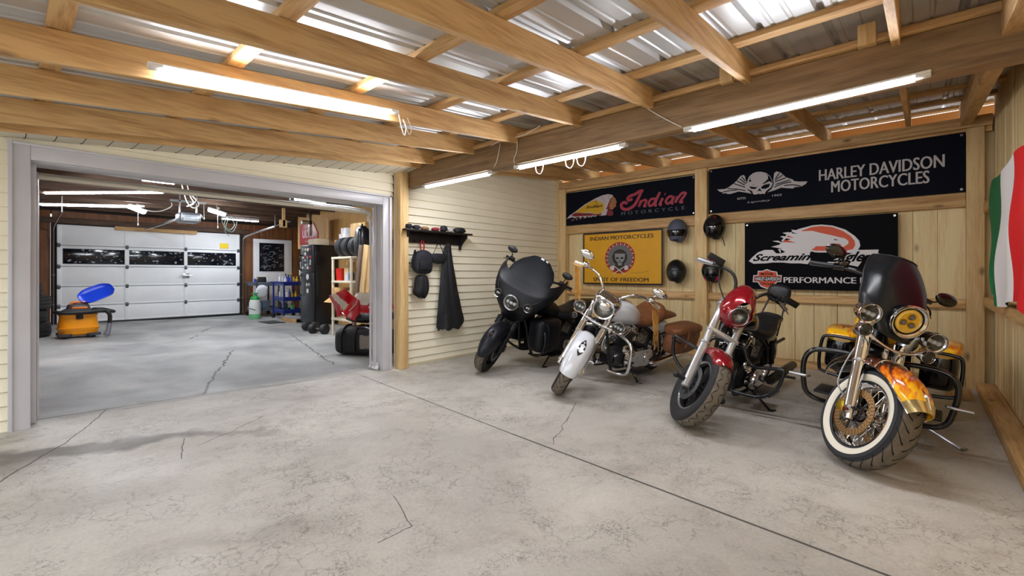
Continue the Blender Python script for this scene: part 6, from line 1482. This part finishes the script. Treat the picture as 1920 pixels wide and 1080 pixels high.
# white shelf behind the cart
t = thing('shelf_unit', 'white shelf unit standing between side door and fridge', 'shelf', (5.80, 12.95, 0))
for z in (.35, .72, 1.10, 1.55):
    g = G(); g.box((-.16, -.38, z), (.20, .38, z + .03), .004); g.obj('shelf_board', white_paint, t)
for y in (-.37, .37):
    g = G(); g.box((-.16, y - .015, 0), (.20, y + .015, 1.58), .004); g.obj('side_panel', white_paint, t)
blob('helmet_bag', (5.78, 13.05, 1.672), (.12, .15, .085), gear2, 'dark lumpy bag on top of the white shelf unit', 'bag', 13)
bottle((5.74, 12.72, 1.582), .05, .30, M('jug_green', '#a9c7a8', .4), 'pale green jug on top of the white shelf unit')
# sprayer
t = thing('pump_sprayer', 'white and green pump sprayer standing on the floor by the side door', 'sprayer', (4.60, 13.72, 0))
g = G(); g.lathe([(0, 0), (.13, 0), (.145, .02), (.145, .14)], n=24); g.obj('base_band', M('sprayer_green', '#7fd093', .4), t)
g = G(); g.lathe([(.145, .14), (.14, .45), (.12, .52), (.06, .56), (0, .56)], n=24); g.obj('tank', M('sprayer_white', '#e6ece8', .4), t)
g = G(); g.lathe([(.10, .50), (.115, .53), (.10, .60), (.06, .62), (.02, .63), (.02, .68), (0, .68)], n=20); g.box((-.09, -.02, .68), (.09, .02, .71), .01); g.obj('pump_top', M('sprayer_top', '#1fa34a', .4), t)
g = G(); g.tube(smooth_rows([(.1, 0, .5), (.2, .05, .4), (.18, .05, .15), (-.05, -.14, .25), (-.16, -.05, .3)], 5), .010, 6); g.obj('hose', black_plastic, t)
# mat, low platform
g = G(); g.box((4.35, 12.0, 0), (4.75, 12.75, .012), .004); tag(g.obj('door_mat', M('mat_dark', '#33363a', .9)), 'flat dark mat on the garage floor in front of the blue cart', 'mat')
t = thing('wood_platform', 'low pale timber platform at the foot of the fridge', 'platform', (5.12, 12.2, 0))
g = G(); g.box((-.22, -.42, .09), (.25, .42, .12), .003); g.obj('platform_top', M('platform_grey', '#8f8f92', .6), t)
for x_ in (-.22, .23):
    g = G(); g.box((x_ - .02, -.42, 0), (x_ + .02, .42, .09), .003); g.obj('runner', wy, t)

# ---- plastic shelving with wheels, cartons, boards
sp = M('shelf_beige', '#d8cdb6', .5); SX, SY = 4.74, 8.64
t = thing('shelf_unit', 'beige plastic storage shelf holding black wheels and boxes', 'shelf', (SX, SY, 0))
for z in (.30, .70, 1.06, 1.545):
    g = G(); g.box((-.27, -.40, z), (.27, .40, z + .045), .012); g.obj('shelf_board', sp, t)
for sx in (-.24, .24):
    for sy in (-.37, .37):
        g = G(); g.cyl((sx, sy, 0), (sx, sy, 1.55), .028, n=12); g.obj('upright', sp, t)
for i, (y, lb) in enumerate(((8.92, 'black wheel lying on its tread at the fridge end of the beige shelf top'), (8.66, 'middle black wheel of three on top of the beige shelf'), (8.38, 'black wheel with its spoked face showing on top of the beige shelf'))):
    tyre('wheel', (4.72, y, 1.592 + .205), .205, .20, lb, 'y', None, M('wheel_tyre_black', '#17181a', .6), M('wheel_rim_dark', '#23262b', .35, .5))
carton('cardboard_box', (5.05, 8.62, 2.0), (.34, .40, .30), 'cardboard box with a white label above the black wheels', None, 0, mark=True)
carton('cardboard_box', (5.20, 9.15, 2.0), (.30, .36, .34), 'plain tan carton behind the labelled one, above the wheels', M('cardboard_pale', '#cfae7c', .75), 0)
g = G(); g.box((4.90, 8.20, 1.955), (5.54, 9.75, 1.998), .004); tag(g.obj('wall_board_shelf', ply), 'plywood wall shelf carrying cartons above the wheels', 'shelf')
carton('white_box', (5.10, 9.55, 2.0), (.26, .26, .13), 'lower white box next to the tan carton on the plywood shelf', M('wb', '#cfd3da', .5)); carton('white_box', (5.12, 9.56, 2.134), (.22, .22, .13), 'upper white box stacked on the lower white box', M('wb', '#cfd3da', .5))
t = thing('backpack', 'black hard shell backpack hanging at the end of the wheels near the opening', 'backpack', (4.55, 7.95, 1.86))
g = G(); g.loft([[(p[0] * .8, p[1], z) for p in sq(0, w, d)] for z, w, d in ((-.30, .08, .10), (-.26, .13, .15), (0, .16, .17), (.22, .13, .14), (.30, .06, .07))]); g.obj('pack_shell', M('pack_black', '#101114', .35), t)
g = G(); g.tube(smooth_rows([(-.10, -.06, .24), (-.15, -.12, .1), (-.16, -.12, -.15)], 4), .012, 6); g.tube(smooth_rows([(0, -.03, .29), (0, 0, .34), (0, .03, .29)], 3), .01, 6); g.obj('hanging_strap', gear, t)
rb = M('red_plastic', '#c81f18', .35)
g = G(); g.lathe([(0, 0), (.075, 0), (.09, .24), (.095, .24), (.095, .25), (.082, .25), (.07, .02), (0, .02)], n=20); o = tag(g.obj('bucket', rb), 'red bucket on the middle of the beige shelf, fridge end', 'bucket'); o.location = (4.62, 8.93, 1.107)
carton('cardboard_box', (4.72, 8.70, 1.107), (.20, .17, .26), 'tall tan carton beside the red bucket', M('cardboard_pale', '#cfae7c', .75)); carton('cardboard_box', (4.72, 8.71, 1.369), (.16, .15, .12), 'little carton on top of the tall tan carton', M('cardboard', '#c39a61', .75, var=.1, scale=5))
carton('white_box', (4.60, 8.54, 1.107), (.12, .10, .18), 'white and blue carton in the middle of the shelf near its corner post', M('wb2', '#c9d5e6', .5))
for k, (y, c, n) in enumerate(((8.37, '#7d848c', 'grey'), (8.30, '#2b3140', 'navy'), (8.44, '#3a3f46', 'charcoal'))):
    blob('tool_bag', (4.84 - .12 * k, y, 1.107 + .09), (.052, .045, .09), M('tb%d' % k, c, .5), '%s soft tool bag on the near end of the middle shelf' % n, 'bag', 20 + k, amp=.05)
t = carton('cardboard_box', (4.60, 8.82, .747), (.28, .32, .22), 'open cardboard box with a raised flap on the lower beige shelf', None, 0)
g = G(Matrix.Rotation(rad(-35), 4, 'Y')); g.box((-.30, -.15, .12), (-.08, .15, .124)); g.obj('flap', M('cardboard', '#c39a61', .75, var=.1, scale=5), t)
carton('cardboard_box', (4.66, 8.45, .747), (.26, .34, .16), 'flat brown box at the near end of the lower beige shelf', M('cardboard_dark', '#9a7245', .75))
for k, (x_, y_, m_, lb, w_) in enumerate(((4.30, 7.86, M('board_dark', '#6a5648', .7), 'weathered dark board leaning nearest the shelf', .05), (4.33, 7.72, wz, 'yellow board leaning in the middle of three', .07), (4.36, 7.58, wz, 'yellow board leaning closest to the door frame', .06))):
    g = G(Matrix.Rotation(rad(10), 4, 'X')); g.box((-.02, -w_, 0), (.02, w_, 1.78), .003); o = tag(g.obj('board', m_), lb, 'board'); o.location = (x_, y_ - .0, .012)
# dumbbells
for i, (x_, y_, lb) in enumerate(((4.42, 9.85, 'black dumbbell on the floor at the fridge foot'), (4.34, 9.32, 'black dumbbell on the floor by the beige shelf'))):
    t = thing('dumbbell', lb, 'dumbbell', (x_, y_, .105)); t.rotation_euler = (0, 0, rad(100 + 12 * i))
    for s in (-1, 1):
        g = G(); g.dirlathe([(.0, -.075), (.07, -.075), (.10, -.06), (.105, -.04), (.09, -.02), (.105, 0), (.105, .03), (.085, .06), (0, .07)], (s * .15, 0, 0), (1, 0, 0), 22); g.obj('weight_plate', M('dumbbell_black', '#1d1e21', .5), t)
    g = G(); g.cyl((-.12, 0, 0), (.12, 0, 0), .016, n=10); g.obj('grip_bar', steel, t)

# ---- bag, tarp and motorcycle panels just inside the opening
t = thing('duffel_bag', 'large black gear bag on the floor just inside the opening', 'bag', (3.74, 6.42, 0)); bk = M('bag_black', '#131417', .6, var=.3, scale=12, bump=.35, bscale=18)
g = G(Matrix.Rotation(rad(-62), 4, 'Z')); g.body([(-.44, .20, .12, .15, 3), (-.38, .21, .22, .20, 3.4), (-.1, .225, .25, .222, 3.6), (.2, .225, .25, .222, 3.6), (.40, .20, .21, .19, 3.2), (.46, .18, .10, .13, 3)], 28); g.obj('bag_body', bk, t, ang=60)
g = G(Matrix.Rotation(rad(-62), 4, 'Z')); g.shell(lambda u, v: (lerp(.05, .36, u), -.252 + .015 * u - .012 * math.sin(v * PI), lerp(.12, .33, v)), 8, 6, .004); g.obj('side_pocket', M('pocket_grey', '#7d736c', .7, bump=.4, scale=25), t)
for x_ in (-.25, -.02):
    g = G(Matrix.Rotation(rad(-62), 4, 'Z')); g.tube(smooth_rows([(x_, -.26, .06), (x_, -.265, .3), (x_, -.16, .44), (x_, 0, .452)], 4), .02, 6, flat=.25); g.obj('webbing_strap', black_plastic, t)
g = G(Matrix.Rotation(rad(-62), 4, 'Z')); g.tube(smooth_rows([(-.30, -.2, .36), (-.1, -.22, .44), (.15, -.22, .44), (.35, -.18, .36)], 5), .006, 6); g.obj('zip', M('zip_grey', '#8f8f92', .3, .7), t)
blob('tarpaulin', (3.90, 6.58, .575), (.36, .42, .105), bk, 'crumpled black tarpaulin lying on the gear bag', 'tarpaulin', 31, sq=2.3, amp=.10)
blob('plastic_sack', (4.30, 7.25, .17), (.20, .20, .17), M('sack_blue', '#3d62a8', .5, var=.5, scale=8), 'blue and white sack behind the black gear bag', 'sack', 33, amp=.08)
mr_ = M('fairing_red', '#b3121f', .25, coat=.5); mw_ = M('fairing_cream', '#d9cdbb', .35)
def panel(c, w, h, roll, lean, label, bend, mfn, taper=.4):
    """a moulded bodywork panel standing on edge, curved across its width"""
    t = thing('fairing_panel', label, 'motorcycle panel', c); Rm = Matrix.Rotation(rad(-48), 4, 'Z') @ Matrix.Rotation(rad(lean), 4, 'X') @ Matrix.Rotation(rad(roll), 4, 'Y')
    f = lambda u, v: ((u - .5) * w * (1 - taper * v), bend * ((2 * u - 1) ** 2) + .03 * math.sin(v * 5), (v - .5) * h)
    g = G(Rm); g.shell(f, 22, 18, .006, mfn=mfn); g.obj('panel_shell', [mr_, mw_], t)
    g = G(Rm); g.stroke([(.30, .2), (.5, .6), (.46, .9)], .05, lambda a, b_, d: Vector(f(a, b_)) + Vector((0, -.005, 0)), 0); g.obj('stripe', mw_, t)
    g = G(Rm); g.tube([f(i / 20, 0) for i in range(21)], .008, 6); g.obj('edge_lip', mr_, t)
panel((3.47, 6.66, .80), .42, .36, -22, 14, 'red motorcycle panel with a cream blade, at the shelf end of the pile', .06, lambda u, v: 1 if .42 < u + .25 * v < .74 else 0, .3)
panel((3.50, 6.34, .755), .26, .40, 30, 10, 'narrow red motorcycle panel standing in the middle of the pile', .05, lambda u, v: 1 if v > .86 else 0, .5)
panel((3.62, 6.02, .83), .52, .34, -8, 22, 'cream motorcycle panel with red lower edges, on the pile nearest the door frame', .07, lambda u, v: 0 if (v < .34 or abs(u - v) < .09) else 1, .25)
# ================================================================== CAMERA, SKY
cam = bpy.data.cameras.new('camera'); co = bpy.data.objects.new('camera', cam); COL.objects.link(co); SC.camera = co
cam.sensor_fit = 'HORIZONTAL'; cam.sensor_width = 36; cam.lens = 16.0
cam.shift_y = -27 / 1920; cam.clip_start = .05
co.location = (0, 0, 1.25); co.rotation_euler = (rad(90), 0, rad(42 - 90))
w = bpy.data.worlds.new('sky'); SC.world = w; w.use_nodes = True
bg = w.node_tree.nodes['Background']; bg.inputs['Color'].default_value = (.93, .96, 1, 1); bg.inputs['Strength'].default_value = 1.4
vs = SC.view_settings; SC.display_settings.display_device = 'sRGB'
vs.view_transform = 'Standard'; vs.look = 'None'; vs.gamma = 1; vs.use_curve_mapping = False; vs.exposure = 0.80
SC.cycles.max_bounces = 8
